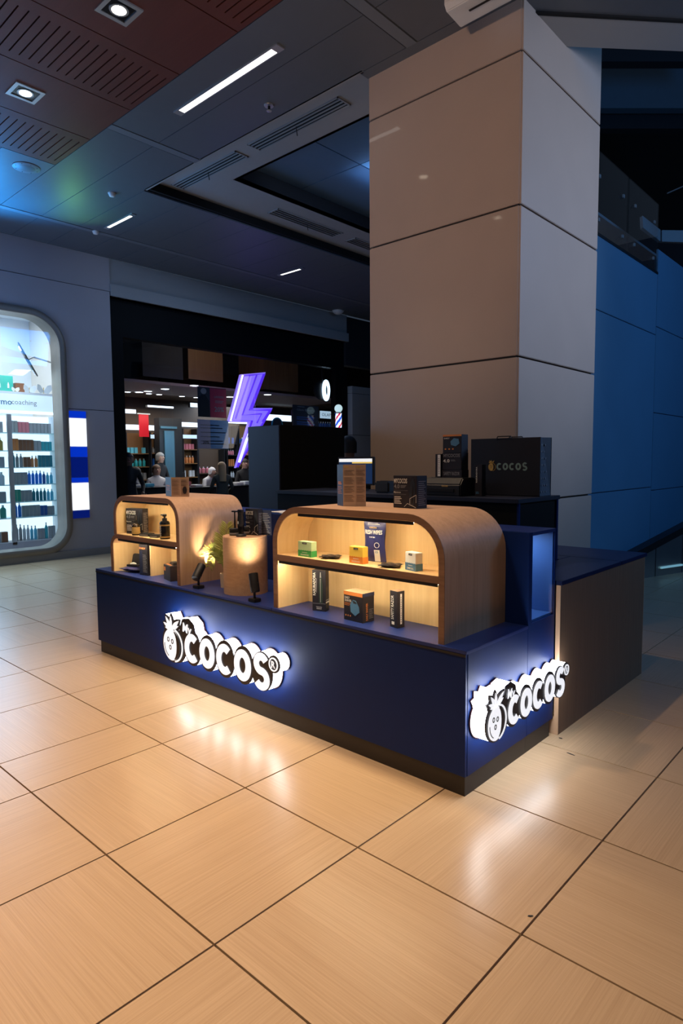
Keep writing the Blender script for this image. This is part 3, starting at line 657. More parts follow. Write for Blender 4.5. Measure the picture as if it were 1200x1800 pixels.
# ---- palm
pot_c = Vector((-3.675, 2.775, KT))
pl = thing('potted_palm', 'small yellow-green palm in a pale pot beside the cylinder', 'plant', pot_c)
MB().lathe([(.038, 0), (.042, .09), (.042, .10), (.037, .10), (.036, .085)], 24).build('pot', 'pot', pl, smooth=40, local=True)
def frond(base, tip, lift, n=15, L=.075, m='leaf'):
    base, tip = Vector(base), Vector(tip); P = []
    for i in range(n+1):
        s = i/n; P.append(base.lerp(tip, s)+Vector((0, 0, lift*math.sin(PI*s))))
    mb = MB(); mb.tube(P, [.0035*(1-.7*i/n) for i in range(n+1)], 6, 1)
    for i in range(4, n+1):
        t = (P[i]-P[i-1]).normalized(); sd = t.cross(Vector((.5, -.75, .3))).normalized(); nrm = sd.cross(t).normalized()
        ll = L*(.55+.45*math.sin(PI*(i-3)/(n-2)))
        for sgn in (-1, 1):
            d = (sd*sgn*.8+t*.75+nrm*random.uniform(-.1, .15)).normalized(); w = nrm.cross(d).normalized()*.0075
            a = P[i]; q = a+d*ll*.45; e = a+d*ll-Vector((0, 0, .006))
            mb.add([a-w*.3, a+w*.3, q+w, e, q-w, q+nrm*.003], [(0, 1, 2, 5), (5, 2, 3), (0, 5, 4), (5, 3, 4)])
    return mb.build('frond', [m, 'stem'], pl, local=True)
b = (0, 0, .09)
frond(b, (-.19, -.04, .21), .10, 17, .085); frond(b, (-.005, .02, .44), .03, 18, .095); frond(b, (-.045, -.01, .37), .02, 16, .085); frond(b, (-.12, .0, .31), .06, 16, .085, m='leaf_dark'); frond(b, (-.22, .02, .13), .12, 16, .08); frond(b, (-.07, -.05, .25), .04, 14, .07, m='leaf_dark')

# ================================================================ ILLUMINATED SIGNS
def S_path(): return arc(0, .047, .046, .045, 28, 270, 14)+arc(0, -.045, .050, .047, 88, -150, 16)[0:]
LET = [('C', -.36, 0), ('O', -.183, 0), ('C', 0, 0), ('O', .188, 0), ('S', .368, 0)]
def leafpoly(bx, by, ang, L, w):
    a = math.radians(ang); c, s = math.cos(a), math.sin(a); P = []
    for t, o in ((0, .10), (.25, .8), (.55, 1), (.8, .55), (1, 0), (.8, -.55), (.55, -1), (.25, -.8), (0, -.10)): P.append((bx+c*t*L-s*o*w, by+s*t*L+c*o*w))
    return P
def letter(mb, ch, cx, cy, fn, a, b, sc_=1, w=.051):
    if ch == 'O': p = ell(cx, cy, .057*sc_, .075*sc_, 30); ribbon(mb, p, w*sc_, fn, a, b, closed=True)
    elif ch == 'C': ribbon(mb, arc(cx+.006*sc_, cy, .060*sc_, .075*sc_, 48, 312, 24), w*sc_, fn, a, b)
    else: ribbon(mb, [(cx+x*sc_, cy+y*sc_) for x, y in S_path()], w*.95*sc_, fn, a, b)
    return mb
def emblem(fn, a, b, du, dv, s, m_light, m_dark, parent, local):
    """coconut emblem: shell disc, open crescent, three eyes, a line and a tuft of leaves"""
    F = lambda u, v, w: fn(du+u*s, dv+v*s, w)
    MB().prism(ell(-.012, -.012, .098, .112, 36), F, a, b).build('coconut_shell', m_light, parent, local=local)
    mb = MB(); ribbon(mb, arc(.012, -.012, .110, .114, -80, 78, 20), .012, F, a, b); mb.build('coconut_rim', m_light, parent, local=local)
    mb = MB(); e = (b-a)*.35
    mb.prism(arc(-.008, -.012, .104, .108, -72, 72, 16)+arc(.010, -.012, .046, .098, 68, -68, 14), F, b, b+e)
    for ex, ey in ((-.046, .022), (.004, .014), (-.022, -.032)): ribbon(mb, ell(ex, ey, .0115, .0145, 14), .007, F, b, b+e, closed=True)
    ribbon(mb, arc(-.012, -.012, .082, .092, 178, 246, 10), .006, F, b, b+e); mb.build('coconut_lines', m_dark, parent, local=local)
    for an, L, w in ((158, .10, .013), (128, .105, .014), (92, .095, .013), (38, .125, .016), (22, .10, .012), (176, .075, .010)):
        MB().prism(leafpoly(-.012, .098, an, L, w), F, a, b).build('leaf', m_light, parent, local=local)
def lit_sign(label, loc, rz, s, depth):
    t = thing('illuminated_sign', label, 'sign', loc, rz, 'raised illuminated signs on the kiosk')
    F = lambda u, v, w: (u*s, -w, v*s)
    plates = [ell(x+(.004 if c != 'S' else 0), y, .098, .122, 32) for c, x, y in LET]
    plates += [ell(.478, .066, .052, .054, 24), ell(-.592, -.012, .132, .135, 36), ell(-.55, -.02, .12, .12, 30)]
    for an, L, w in ((158, .125, .036), (128, .130, .036), (92, .12, .034), (38, .15, .038), (22, .125, .034), (176, .10, .032)): plates.append(leafpoly(-.604, .085, an, L, w))
    plates.append([(-.52, .06), (-.40, .03), (-.30, .04), (-.335, .165), (-.395, .20), (-.47, .185)])
    cen = (-.06, 0)
    def grown(p, g):
        cx = sum(q[0] for q in p)/len(p); cy = sum(q[1] for q in p)/len(p)
        return [(cx+(q[0]-cx)*(1+g), cy+(q[1]-cy)*(1+g)) for q in p]
    mb = MB(); [mb.prism(grown(p, .03), F, .0, .006+.0002*i) for i, p in enumerate(plates)]; mb.build('back_plate', 'sign_back', t, local=True)
    mb = MB(); [mb.prism(grown(p, -.02), F, .006, depth) for i, p in enumerate(plates)]; mb.build('lit_body', 'sign_side', t, smooth=30, local=True)
    mb = MB(); [mb.prism(p, F, depth, depth+.006+.0001*i) for i, p in enumerate(plates)]; mb.build('face_plate', 'sign_dark', t, local=True)
    a, b = depth+.0085, depth+.012
    for ch, x, y in LET: letter(MB(), ch, x, y, F, a, b).build('letter_'+ch.lower(), 'sign_face', t, local=True)
    mb = MB(); addtext(mb, 'My', F, -.405, .118, .105, .085, b, .03, rot=-.12); mb.build('small_word', 'sign_face', t, local=True)
    mb = MB(); ribbon(mb, ell(.478, .066, .036, .038, 24), .008, F, a, b, closed=True); addtext(mb, 'R', F, .479, .066, None, .042, b, .03); mb.build('registered_mark', 'sign_face', t, local=True)
    emblem(F, a, b, -.592, -.008, 1.0, 'sign_face', 'sign_dark', t, True)
    return t
lit_sign('glowing coconut logo sign on the long front of the kiosk', (-3.297, 2.549, .337), 0, 1.0, .080)
lit_sign('glowing coconut logo sign on the short end of the kiosk', (-1.563, 3.112, .368), PI/2, .735, .082)

# ================================================================ PRODUCTS ON THE KIOSK
def prod(name, label, fl, yaw, w, d, h, mat, group=None, cat='box', bevel=.0015):
    """carton with its front-left bottom corner at fl"""
    c = Vector(fl)+Matrix.Rotation(yaw, 3, 'Z') @ Vector((w/2, d/2, 0))
    t = thing(name, label, cat, c, yaw, group)
    box('carton', (-w/2, w/2, -d/2, d/2, 0, h), mat, t, bevel=bevel, local=True)
    F = {'front': lambda u, v, l: (u*w-w/2, -d/2-.0005-l, v*h), 'right': lambda u, v, l: (w/2+.0005+l, u*d-d/2, v*h),
         'left': lambda u, v, l: (-w/2-.0005-l, d/2-u*d, v*h), 'top': lambda u, v, l: (u*w-w/2, v*d-d/2, h+.0005+l)}
    return t, F
def patch(t, f, u0, u1, v0, v1, m, name='print_panel', l=.0): return MB().prism([(u0, v0), (u1, v0), (u1, v1), (u0, v1)], f, l, l+.0004).build(name, m, t, local=True)
def words(t, f, s, cu, cv, wu, hv, m, W, H, rot=0, l=.0012, bold=.02, name='lettering'):
    """text fitted to wu x hv (fractions of the face W x H in metres)"""
    g = lambda x, y, z: f(cu+x/W, cv+y/H, z)
    mb = MB(); addtext(mb, s, g, 0, 0, wu*W if not rot else hv*H, hv*H if not rot else wu*W, l, bold, rot=rot); return mb.build(name, m, t, local=True)
def lines(t, f, u0, u1, vs, m, hh=.012, name='small_print'):
    mb = MB()
    for k, v in enumerate(vs): mb.prism([(u0, v), (u1-(u1-u0)*.25*((k*7) % 3)/2, v), (u1-(u1-u0)*.25*((k*7) % 3)/2, v+hh), (u0, v+hh)], f, .0003, .0008)
    return mb.build(name, m, t, local=True)
def clipper_print(t, f, m1='gunmetal', m2='ink_grey', u=.72):
    mb = MB(); mb.prism([(u-.10, .06), (u+.12, .10), (u+.17, .45), (u+.16, .78), (u+.08, .95), (u-.02, .80), (u-.06, .45)], f, .0004, .0012); o = mb.build('product_picture', m1, t, local=True)
    mb = MB(); mb.prism([(u+.03, .15), (u+.08, .16), (u+.11, .5), (u+.09, .75), (u+.05, .5)], f, .0013, .0017); mb.build('product_picture', m2, t, local=True)
S1 = 1.0402
soap = 'soap cartons on the upper shelf'
def soapbox(label, fl, yaw, w, d, h, m1, m2, word):
    t, F = prod('soap_carton', label, fl, yaw, w, d, h, m1, soap)
    for f, W in (('front', w), ('right', d)): patch(t, F[f], .004, .996, .0, .40, m2)
    f = F['front']; mb = MB()
    mb.prism([(i/12, .40+(.035 if i % 2 else 0)) for i in range(13)]+[(1, .38), (0, .38)], f, .0005, .0009); mb.build('wavy_edge', m2, t, local=True)
    patch(t, f, .33, .66, .83, .94, 'paper_black', 'name_plate'); words(t, f, 'cocos', .51, .885, .22, .05, 'ink_white', w, h)
    words(t, f, word, .5, .13, .62, .10, 'ink_white', w, h); lines(t, f, .3, .7, [.27], 'ink_white', .03)
    return t, F
soapbox('pale green and green soap carton, leftmost on the upper shelf', (-2.755, 2.612, S1), 0, .112, .045, .089, 'soap_green', 'green', 'CEDARWOOD')
soapbox('yellow and orange soap carton in the middle of the upper shelf', (-2.350, 2.615, S1), 0, .098, .045, .092, 'yellow', 'orange', 'WOODEN SOUL')
t, F = soapbox('white and blue soap carton at the right of the upper shelf', (-1.981, 2.635, S1), math.radians(-15), .085, .045, .093, 'soap_white', 'soap_blue', 'SUMMER SOUL')
# wipes pouch
def pouch(label, c, yaw, w, h, d, m, name='wipes_pouch', flat=False, group=None):
    t = thing(name, label, 'pouch', c, yaw, group); n, k = 10, 12; vs = []; fs = []
    for side in (-1, 1):
        for j in range(k+1):
            for i in range(n+1):
                u, v = i/n, j/k; bul = (math.sin(PI*u)**.6)*(math.sin(PI*min(1, max(0, (v-.0)/1.0)))**.5 if 0 < v < 1 else 0)
                ww = w*(1+.05*math.cos(2*PI*v)+.02*math.sin(9*v+side))
                x = (u-.5)*ww; y = side*d/2*bul+.002*side+.0025*math.sin(14*u+9*v+side)
                vs.append((x, y, v*h) if not flat else (x, (v-.5)*h, y+d/2+.005))
    for s_ in (0, 1):
        o = s_*(n+1)*(k+1)
        for j in range(k):
            for i in range(n): q = (o+j*(n+1)+i, o+j*(n+1)+i+1, o+(j+1)*(n+1)+i+1, o+(j+1)*(n+1)+i); fs.append(q if (s_ == 0) != flat else q[::-1])
    MB().add(vs, fs).build('foil', m, t, smooth=60, local=True)
    return t
wp = pouch('tall navy wet wipes pouch standing at the back of the upper shelf', (-2.265, 2.735, S1), math.radians(8), .135, .232, .045, 'navy_foil')
W, H = .135, .232
f = lambda u, v, l: (u*W-W/2, -.029-l+.020*(abs(u-.5)*2)**3+.016*abs(v-.5)**3*8, v*H)
words(wp, f, 'FRESH WIPES', .52, .72, .80, .10, 'ink_white', W, H); words(wp, f, 'cocos', .52, .83, .34, .035, 'ink_gold', W, H); lines(wp, f, .25, .8, [.90, .93], 'ink_white', .008)
words(wp, f, 'TOP SIX', .5, .60, .28, .03, 'ink_white', W, H)
g = lambda u, v, l: f(.5+u/W, .5+v/H, l); mb = MB(); ribbon(mb, ell(.028, -.02, .014, .014, 18), .0025, g, .001, .0016, closed=True); mb.build('round_mark', 'ink_white', wp, local=True)
patch(wp, f, .58, .82, .02, .30, 'paper_white', 'label_patch', .002); words(wp, f, '15', .70, .25, .12, .05, 'soap_blue', W, H, l=.004)
for lab, c, yaw in (('crumpled dark sachet lying between the green and yellow cartons', (-2.54, 2.665, S1), .5), ('crumpled dark sachet lying in front of the wipes pouch', (-2.085, 2.645, S1), .35)):
    pouch(lab, c, yaw, .115, .085, .014, 'black_foil', 'sachet', True, 'dark sachets on the upper shelf')
# lower shelf
K1 = KT+.0004
t, F = prod('trimmer_carton', 'tall black carton of a nose trimmer on the blue counter', (-2.693, 2.665, K1), math.radians(20), .088, .048, .246, 'paper_black')
f = F['front']; w, h = .088, .246
words(t, f, 'RASURADORA', .16, .66, .19, .56, 'ink_white', w, h, rot=PI/2); lines(t, f, .30, .34, [.45], 'ink_grey', .35)
mb = MB(); mb.prism([(.50, .20), (.76, .20), (.78, .60), (.70, .82), (.66, .95), (.60, .95), (.56, .82), (.48, .60)], f, .0004, .0016); mb.build('product_picture', 'green_metal', t, local=True)
mb = MB(); mb.prism([(.58, .82), (.68, .82), (.66, .95), (.60, .95)], f, .0017, .0022); mb.prism([(.60, .22), (.64, .22), (.64, .80), (.60, .80)], f, .0017, .0022); mb.build('product_picture', 'alu', t, local=True)
patch(t, f, .03, .97, .18, .192, 'ink_grey'); words(t, f, 'TECNOLOGIA', .5, .10, .42, .03, 'ink_white', w, h); words(t, f, 'PREMIUM', .5, .06, .36, .025, 'ink_white', w, h)
patch(t, F['right'], .0, 1, .20, .24, 'ink_white'); patch(t, F['right'], .0, 1, .27, .28, 'ink_white')
t, F = prod('shaver_carton', 'wide dark carton of an electric shaver with orange top edge', (-2.411, 2.634, K1), math.radians(-3), .146, .094, .163, 'paper_black')
f = F['front']; w, h = .146, .163
patch(t, f, 0, 1, .88, 1, 'ink_orange', 'orange_band'); patch(t, F['right'], 0, 1, .88, 1, 'paper_navy'); patch(t, F['top'], .0, 1, 0, 1, 'ply_pale', 'top_print')
words(t, f, 'DAILY', .20, .79, .26, .08, 'ink_white', w, h); words(t, f, 'SHAVER', .25, .69, .36, .08, 'ink_white', w, h); lines(t, f, .05, .4, [.60, .56, .52], 'ink_orange', .012)
mb = MB(); mb.prism([(.38, .32), (.62, .20), (.84, .35), (.82, .52), (.66, .72), (.50, .74), (.36, .58)], f, .0004, .0014); mb.build('product_picture', 'soap_blue', t, local=True)
mb = MB(); mb.prism([(.48, .72), (.66, .70), (.72, .62), (.54, .62)], f, .0015, .002); mb.build('product_picture', 'gunmetal', t, local=True)
mb = MB()
for k in range(3): mb.prism(ell(.12+.12*k, .17, .035, .032, 14), f, .0004, .0009)
mb.build('round_marks', 'ink_orange', t, local=True); words(t, F['right'], 'DAILY SHAVER', .35, .36, .16, .60, 'ink_orange', .094, h, rot=PI/2); lines(t, F['right'], .55, .9, [.12+.05*k for k in range(7)], 'ink_grey', .012)
t, F = prod('razor_carton', 'narrow black safety razor carton, rightmost on the blue counter', (-2.116, 2.678, K1), math.radians(-10), .060, .052, .197, 'paper_black')
words(t, F['front'], 'SAFETY RAZOR', .36, .55, .34, .66, 'ink_white', .06, .197, rot=PI/2); patch(t, F['front'], .25, .6, .08, .16, 'ink_white', 'label_patch'); patch(t, F['right'], .38, .62, .10, .93, 'paper_white', 'label_patch'); lines(t, F['right'], .44, .56, [.15+.06*k for k in range(12)], 'ink_grey', .03); patch(t, F['top'], .02, .98, .02, .98, 'ply_pale', 'top_print')
# on top of the right shelf
ZT = 1.3354
def trifold(label, pts, h, mats, z=ZT, hole=False, group='open upright cartons on top of the shelves'):
    c = Vector((sum(p[0] for p in pts)/len(pts), sum(p[1] for p in pts)/len(pts), z)); t = thing('open_carton', label, 'box', c, 0, group)
    for i in range(len(pts)-1):
        a, b = Vector((*pts[i], 0)), Vector((*pts[i+1], 0)); d = (b-a).normalized(); n = Vector((d.y, -d.x, 0)); L = (b-a).length
        if n.dot(-a) < 0: n = -n
        o = a+Vector((0, 0, z))
        MB().add([o, o+d*L, o+d*L+Vector((0, 0, h)), o+Vector((0, 0, h))]+[q-n*.003 for q in (o, o+d*L, o+d*L+Vector((0, 0, h)), o+Vector((0, 0, h)))],
                 [(0, 1, 2, 3), (7, 6, 5, 4), (1, 0, 4, 5), (2, 1, 5, 6), (3, 2, 6, 7), (0, 3, 7, 4)]).build('panel', mats[i], t)
        fn = lambda u, v, l, o=o, d=d, L=L, n=n: tuple(o+d*(u*L)+Vector((0, 0, v*h))+n*(l+.0006)-c)
        if mats[i] == 'paper_kraft':
            lines(t, fn, .1, .9, [.12+.035*k for k in range(22) if k % 6 != 5], 'ink_kraft', .008); patch(t, fn, .12, .45, .93, .96, 'ink_gold')
            if hole and i == len(pts)-2: MB().prism(rrect(.25, .75, .15, .52, .2, .2, 5), fn, .0002, .001).build('window_print', 'paper_black', t, local=True)
        else:
            lines(t, fn, .2, .8, [.52, .56], 'ink_orange', .03); lines(t, fn, .15, .85, [.30, .34, .38, .42, .46], 'ink_orange', .012)
    return t
trifold('tall open carton with kraft inside panels on the right shelf', [(-2.625, 2.818), (-2.535, 2.771), (-2.470, 2.806), (-2.430, 2.852)], .243, ['paper_navy', 'paper_kraft', 'paper_kraft'])
trifold('small open carton with kraft inside panels on the left shelf', [(-4.42, 2.775), (-4.255, 2.72), (-4.20, 2.765), (-4.14, 2.80)], .147, ['paper_black', 'paper_kraft', 'paper_kraft'], hole=True, z=1.3384)
def mycocos(label, fl, yaw, w, d, h, back=False, z=None, word='MYCOCOS'):
    t, F = prod('clipper_carton', label, fl, yaw, w, d, h, 'paper_black', 'dark clipper cartons'); f = F['front']
    words(t, f, word, .32, .84, .56, .15, 'ink_white', w, h); words(t, f, '4.0', .16, .67, .24, .13, 'ink_grey', w, h); lines(t, f, .32, .56, [.69, .66, .63], 'ink_grey', .012)
    patch(t, f, .03, .62, .54, .546, 'ink_grey'); words(t, f, 'Mycocos', .18, .48, .30, .06, 'ink_white', w, h); patch(t, f, .03, .55, .42, .426, 'ink_grey'); lines(t, f, .05, .36, [.13, .18, .23, .28, .33], 'ink_white', .022)
    clipper_print(t, f, 'gunmetal', 'dark_metal', .76)
    mb = MB()
    for a, b in (((.48, .04), (.62, .15)), ((.62, .15), (.98, .03)), ((.72, .30), (.98, .42)), ((.72, .14), (.72, .30)), ((.98, .18), (.98, .42))): ribbon(mb, [a, b], .012, f, .002, .0024)
    mb.build('line_print', 'ink_white', t, local=True); lines(t, F['right'], .15, .85, [.1+.06*k for k in range(13)], 'ink_grey', .018)
    return t, F
mycocos('black clipper carton with white lettering on the right shelf', (-2.244, 2.873, ZT), math.radians(-5), .175, .085, .180)
# left shelf, upper tier
S2 = 1.0264
p = at_y(214, 934, 2.66); mycocos('dark clipper carton standing inside the left shelf', (-4.80, 2.640, S2), math.radians(12), .19, .06, .205)
def bottle(label, c, prof, mats, parts, group=None, name='bottle'):
    t = thing(name, label, 'bottle', c, 0, group)
    for nm, pr, m in parts: MB().lathe(pr, 20).build(nm, m, t, smooth=40, local=True)
    return t
p = at_y(238, 938, 2.62)
db = bottle('small dark dropper bottle in front of the clipper carton', (p.x, 2.625, S2), None, None, [('glass_body', [(.030, 0), (.032, .004), (.032, .075), (.022, .090), (.012, .096)], 'amber_dark'), ('label', [(.0325, .012), (.0325, .066)], 'label_gold'), ('cap', [(.014, .096), (.014, .118), (.011, .120)], 'black'), ('dropper_bulb', [(.010, .120), (.011, .140), (.006, .155)], 'black')], name='dropper_bottle')
p = at_y(287, 945, 2.62)
pb = bottle('black pump bottle with gold bands on the left shelf', (p.x, 2.635, S2), None, None, [('body', [(.036, 0), (.038, .004), (.038, .120), (.030, .134), (.016, .138)], 'black_gloss'), ('gold_band', [(.0385, .012), (.0385, .022)], 'label_gold'), ('gold_band', [(.0385, .100), (.0385, .110)], 'label_gold'), ('collar', [(.018, .138), (.018, .156)], 'black'), ('pump_stem', [(.007, .156), (.007, .172)], 'black'), ('pump_head', [(.016, .170), (.017, .184), (.012, .188)], 'black')], name='pump_bottle')
box('nozzle', (-.045, 0, -.007, .007, .174, .184), 'black', pb, bevel=.002, local=True)
g = lambda u, v, l: (.0392*math.sin(u/.0392)*1, -.0392*math.cos(u/.0392), v); mb = MB(); addtext(mb, 'cocos', g, 0, .062, None, .018, 0, .02, rot=PI/2); mb.build('lettering', 'ink_white', pb, local=True)
for lab, px_, w in (('flat dark tin between the dropper bottle and the second tin', 256, .10), ('flat dark tin just left of the pump bottle', 273, .085)):
    p = at_y(px_, 941, 2.63); t, F = prod('flat_tin', lab, (p.x-w/2, 2.60, S2), math.radians(18), w, .07, .022, 'gunmetal', 'flat tins on the left shelf', 'tin', .004); patch(t, F['top'], .06, .94, .08, .92, 'black', 'lid'); patch(t, F['front'], .1, .9, .3, .7, 'ink_grey', 'label_print')
# left shelf, lower tier
p = at_y(226, 1000, 2.67)
wq = pouch('flat navy wipes pack under an open razor case', (-4.785, 2.685, K1), math.radians(18), .20, .12, .04, 'navy_foil', 'wipes_pack', True)
rcse = thing('razor_case', 'open black razor case lying on the navy wipes pack', 'case', (-4.78, 2.685, K1+.045), math.radians(18))
box('tray', (-.055, .055, -.03, .03, 0, .014), 'black', rcse, bevel=.004, local=True); MB().prism(rrect(-.052, .052, 0, .085, .016, .008, 5), lambda u, v, w: (u, .03+w+v*.25, .012+v*.97), 0, .010).build('lid', 'black', rcse, smooth=30, local=True)
MB().tube([(-.03, -.005, .018), (.0, .0, .022), (.02, .004, .018)], [.008, .010, .006], 8).build('razor', 'ink_white', rcse, smooth=50, local=True)
t, F = prod('gift_carton', 'tall dark carton standing in the lower tier of the left shelf', (-4.615, 2.640, K1), math.radians(8), .10, .12, .243, 'paper_black'); f = F['front']
words(t, f, 'DAILY', .45, .88, .7, .06, 'ink_orange', .10, .243); patch(t, f, .04, .4, .05, .8, 'paper_navy'); lines(t, f, .45, .92, [.1+.05*k for k in range(12)], 'ink_grey', .02)
t, F = prod('razor_stand_carton', 'short dark carton with an orange band at the right of the lower tier', (-4.30, 2.662, K1), math.radians(-14), .15, .10, .115, 'paper_black'); patch(t, F['top'], .02, .75, .15, .32, 'ink_orange', 'orange_band'); patch(t, F['front'], .05, .3, .6, .85, 'ink_orange')
box('insert', (-.02, .06, -.02, .03, .115, .137), 'black', t, bevel=.004, local=True)
# on the cylinder
CY = KT+.3904
rz = thing('razor_stand', 'black safety razor upright in its stand on the cylinder', 'razor', (-3.535, 2.755, CY))
MB().lathe([(.030, 0), (.030, .006), (.010, .010), (.008, .05)], 20).build('stand_base', 'black', rz, smooth=40, local=True); MB().tube([(0, 0, .045), (0, 0, .155)], [.006, .0045], 10).build('handle', 'black', rz, smooth=40, local=True); box('razor_head', (-.024, .024, -.012, .012, .153, .163), 'black', rz, bevel=.003, local=True)
for lab, x, y, r_, h_ in (('low black jar with white print right of the razor stand', -3.49, 2.71, .030, .045), ('second black jar behind the razor stand', -3.45, 2.79, .028, .055)):
    t = thing('jar', lab, 'jar', (x, y, CY), 0, 'black jars on the cylinder'); MB().lathe([(r_*.96, 0), (r_, .003), (r_, h_*.6)], 20).build('glass_body', 'black_gloss', t, smooth=40, local=True); MB().lathe([(r_*1.04, h_*.62), (r_*1.04, h_), (r_*.98, h_+.002)], 20).build('lid', 'black', t, smooth=40, local=True); MB().lathe([(r_*1.005, h_*.2), (r_*1.005, h_*.45)], 20).build('label', 'ink_grey', t, smooth=40, local=True)
tr = thing('hair_clipper', 'black hair clipper standing on the cylinder before the carton', 'clipper', (-3.40, 2.70, CY))
MB().lathe([(.034, 0), (.036, .010), (.030, .018)], 20).build('charging_base', 'black', tr, smooth=40, local=True); MB().lathe([(.018, .016), (.022, .05), (.024, .10), (.020, .145), (.022, .165)], 18).build('body', 'black_gloss', tr, smooth=40, local=True); box('blade_head', (-.022, .022, -.012, .012, .165, .180), 'dark_metal', tr, bevel=.003, local=True); box('button', (-.006, .006, -.0265, -.022, .085, .105), 'alu', tr, bevel=.002, local=True)
t, F = mycocos('black clipper carton on the cylinder behind the clipper', (-3.455, 2.785, CY), math.radians(8), .115, .045, .180)
lf = thing('leaflet', 'purple printed leaflet card at the back of the cylinder', 'leaflet', (-3.335, 2.862, CY), math.radians(20)); box('card', (-.045, .045, -.002, .002, 0, .17), 'paper_navy', lf, local=True)
lines(lf, lambda u, v, l: (u*.09-.045, -.0024-l, v*.17), .1, .9, [.08+.07*k for k in range(12)], 'ink_grey', .02); box('foot', (-.03, .03, -.012, .012, 0, .004), 'black', lf, local=True)
# ---- on the back cabinet: bag, stacked cartons, machine, screen
BZ = 1.3525
bag = thing('shopping_bag', 'large navy paper shopping bag with coconut logo on the back cabinet', 'bag', (-2.185, 4.12, BZ))
bw_, bd_, bh_ = .525, .17, .395
mb = MB(); e = .004
mb.box(-bw_/2, bw_/2, -bd_/2, -bd_/2+e, 0, bh_); mb.box(-bw_/2, bw_/2, bd_/2-e, bd_/2, 0, bh_); mb.box(-bw_/2, bw_/2, -bd_/2, bd_/2, 0, e); mb.build('paper_body', 'bag_navy', bag, local=True)
for s in (-1, 1):
    x = s*bw_/2
    g_ = MB().add([(x, -bd_/2, 0), (x, bd_/2, 0), (x, bd_/2, bh_), (x-s*.03, 0, bh_), (x, -bd_/2, bh_), (x-s*.012, 0, .1)], [(0, 1, 5), (1, 2, 3, 5), (0, 5, 3, 4)]).build('gusset', 'bag_pattern', bag, local=True)
    mb = MB()
    if s == 1:
        for k in range(24):
            yy = (-.06+.035*(k % 3)+(.015 if (k//3) % 2 else 0)); zz = .03+.045*(k//3)
            xx = x+.002-.03*max(0, 1-abs(yy)/(bd_/2))*(zz/bh_); mb.add([(xx, yy-.006, zz), (xx, yy, zz-.008), (xx, yy+.006, zz), (xx, yy, zz+.010)], [(0, 1, 2, 3)])
        mb.build('coconut_pattern', 'ink_grey', bag, local=True)
for y in (-bd_/2, bd_/2-e): MB().tube([(-.06, y, bh_-.01), (-.05, y-.004, bh_+.012), (.05, y-.004, bh_+.012), (.06, y, bh_-.01)], .004, 6).build('handle', 'black', bag, local=True)
Fb = lambda u, v, w: (u-.01, -bd_/2-w-.0005, v+.20)
for k, ch in enumerate('COCOS'): letter(MB(), ch, -.028+.048*k, 0, Fb, .0004, .0012, .25, .05).build('letter_'+ch.lower(), 'ink_teal', bag, local=True)
emblem(Fb, .0004, .0012, -.085, 0, .24, 'ink_gold', 'bag_navy', bag, True)
def by(px, py, Y): return at_y(px, py, Y)
p = by(748, 866, 3.80); q = by(815, 866, 3.80)
prn = thing('printer', 'low black machine on the back cabinet under the stacked cartons', 'machine', ((p.x+q.x)/2, 3.88, BZ)); w = q.x-p.x
mb = MB(); mb.prism([(-.13, 0), (.13, 0), (.13, .10), (.05, .125), (-.09, .125), (-.13, .08)], lambda u, v, k: (k, u, v), -w/2, w/2).build('housing', 'black', prn, bevel=.008, local=True)
box('slot', (-w*.35, w*.35, -.137, -.128, .03, .05), 'dark_metal', prn, local=True); mb = MB(); addtext(mb, 'cocos', lambda u, v, l: (u, -.1375, v), .04, .07, .05, None, 0, .02); mb.build('lettering', 'ink_gold', prn, local=True)
zt = BZ+.1255; stk = 'cartons stacked on the black machine'
pa, pc = by(779, 833, 3.86), by(814, 833, 3.86); w = pc.x-pa.x
t, F = prod('razor_carton', 'flat black safety razor carton at the bottom of the stack', (pa.x, 3.84, zt), 0, w, .09, .055, 'paper_black', stk); words(t, F['front'], 'SAFETY RAZOR', .5, .5, .8, .45, 'ink_grey', w, .055)
t, F = prod('clipper_carton', 'black clipper carton in the middle of the stack', (pa.x+.004, 3.84, zt+.0555), 0, w-.008, .09, .118, 'paper_black', stk); words(t, F['front'], 'MYCOCOS', .5, .83, .85, .2, 'ink_grey', w, .118); words(t, F['front'], '4.0', .22, .52, .34, .2, 'ink_white', w, .118); lines(t, F['front'], .45, .7, [.5, .56], 'ink_grey', .02)
t, F = prod('shaver_carton', 'black shaver carton with orange edge on top of the stack', (pa.x+.008, 3.84, zt+.174), 0, w-.012, .085, .125, 'paper_black', stk); patch(t, F['front'], 0, 1, .90, 1, 'ink_orange', 'orange_band'); words(t, F['front'], 'DAILY', .22, .80, .3, .08, 'ink_white', w, .125)
mb = MB(); mb.prism([(.45, .42), (.7, .34), (.9, .5), (.85, .75), (.6, .80), (.42, .62)], F['front'], .0004, .0012); mb.build('product_picture', 'soap_blue', t, local=True); mb = MB(); [mb.prism(ell(.15+.2*k, .2, .05, .045, 12), F['front'], .0004, .0009) for k in range(3)]; mb.build('round_marks', 'ink_orange', t, local=True)
pa2 = by(770, 833, 3.84); w2 = .045
t, F = prod('trimmer_carton', 'narrow carton with white side leaning left of the stack', (pa.x-.05, 3.832, zt), 0, .045, .07, .165, 'paper_black', stk); patch(t, F['front'], .45, .98, .05, .97, 'paper_white', 'white_label'); lines(t, F['front'], .55, .85, [.15+.08*k for k in range(9)], 'ink_grey', .03)
p = by(826, 865, 3.80)
t, F = prod('trimmer_carton', 'black trimmer carton standing against the left edge of the bag', (p.x, 3.86, BZ), 0, .055, .05, .215, 'paper_black'); words(t, F['front'], 'RASURADORA', .25, .68, .2, .5, 'ink_white', .055, .215, rot=PI/2); lines(t, F['front'], .15, .6, [.08, .12], 'soap_blue', .02)
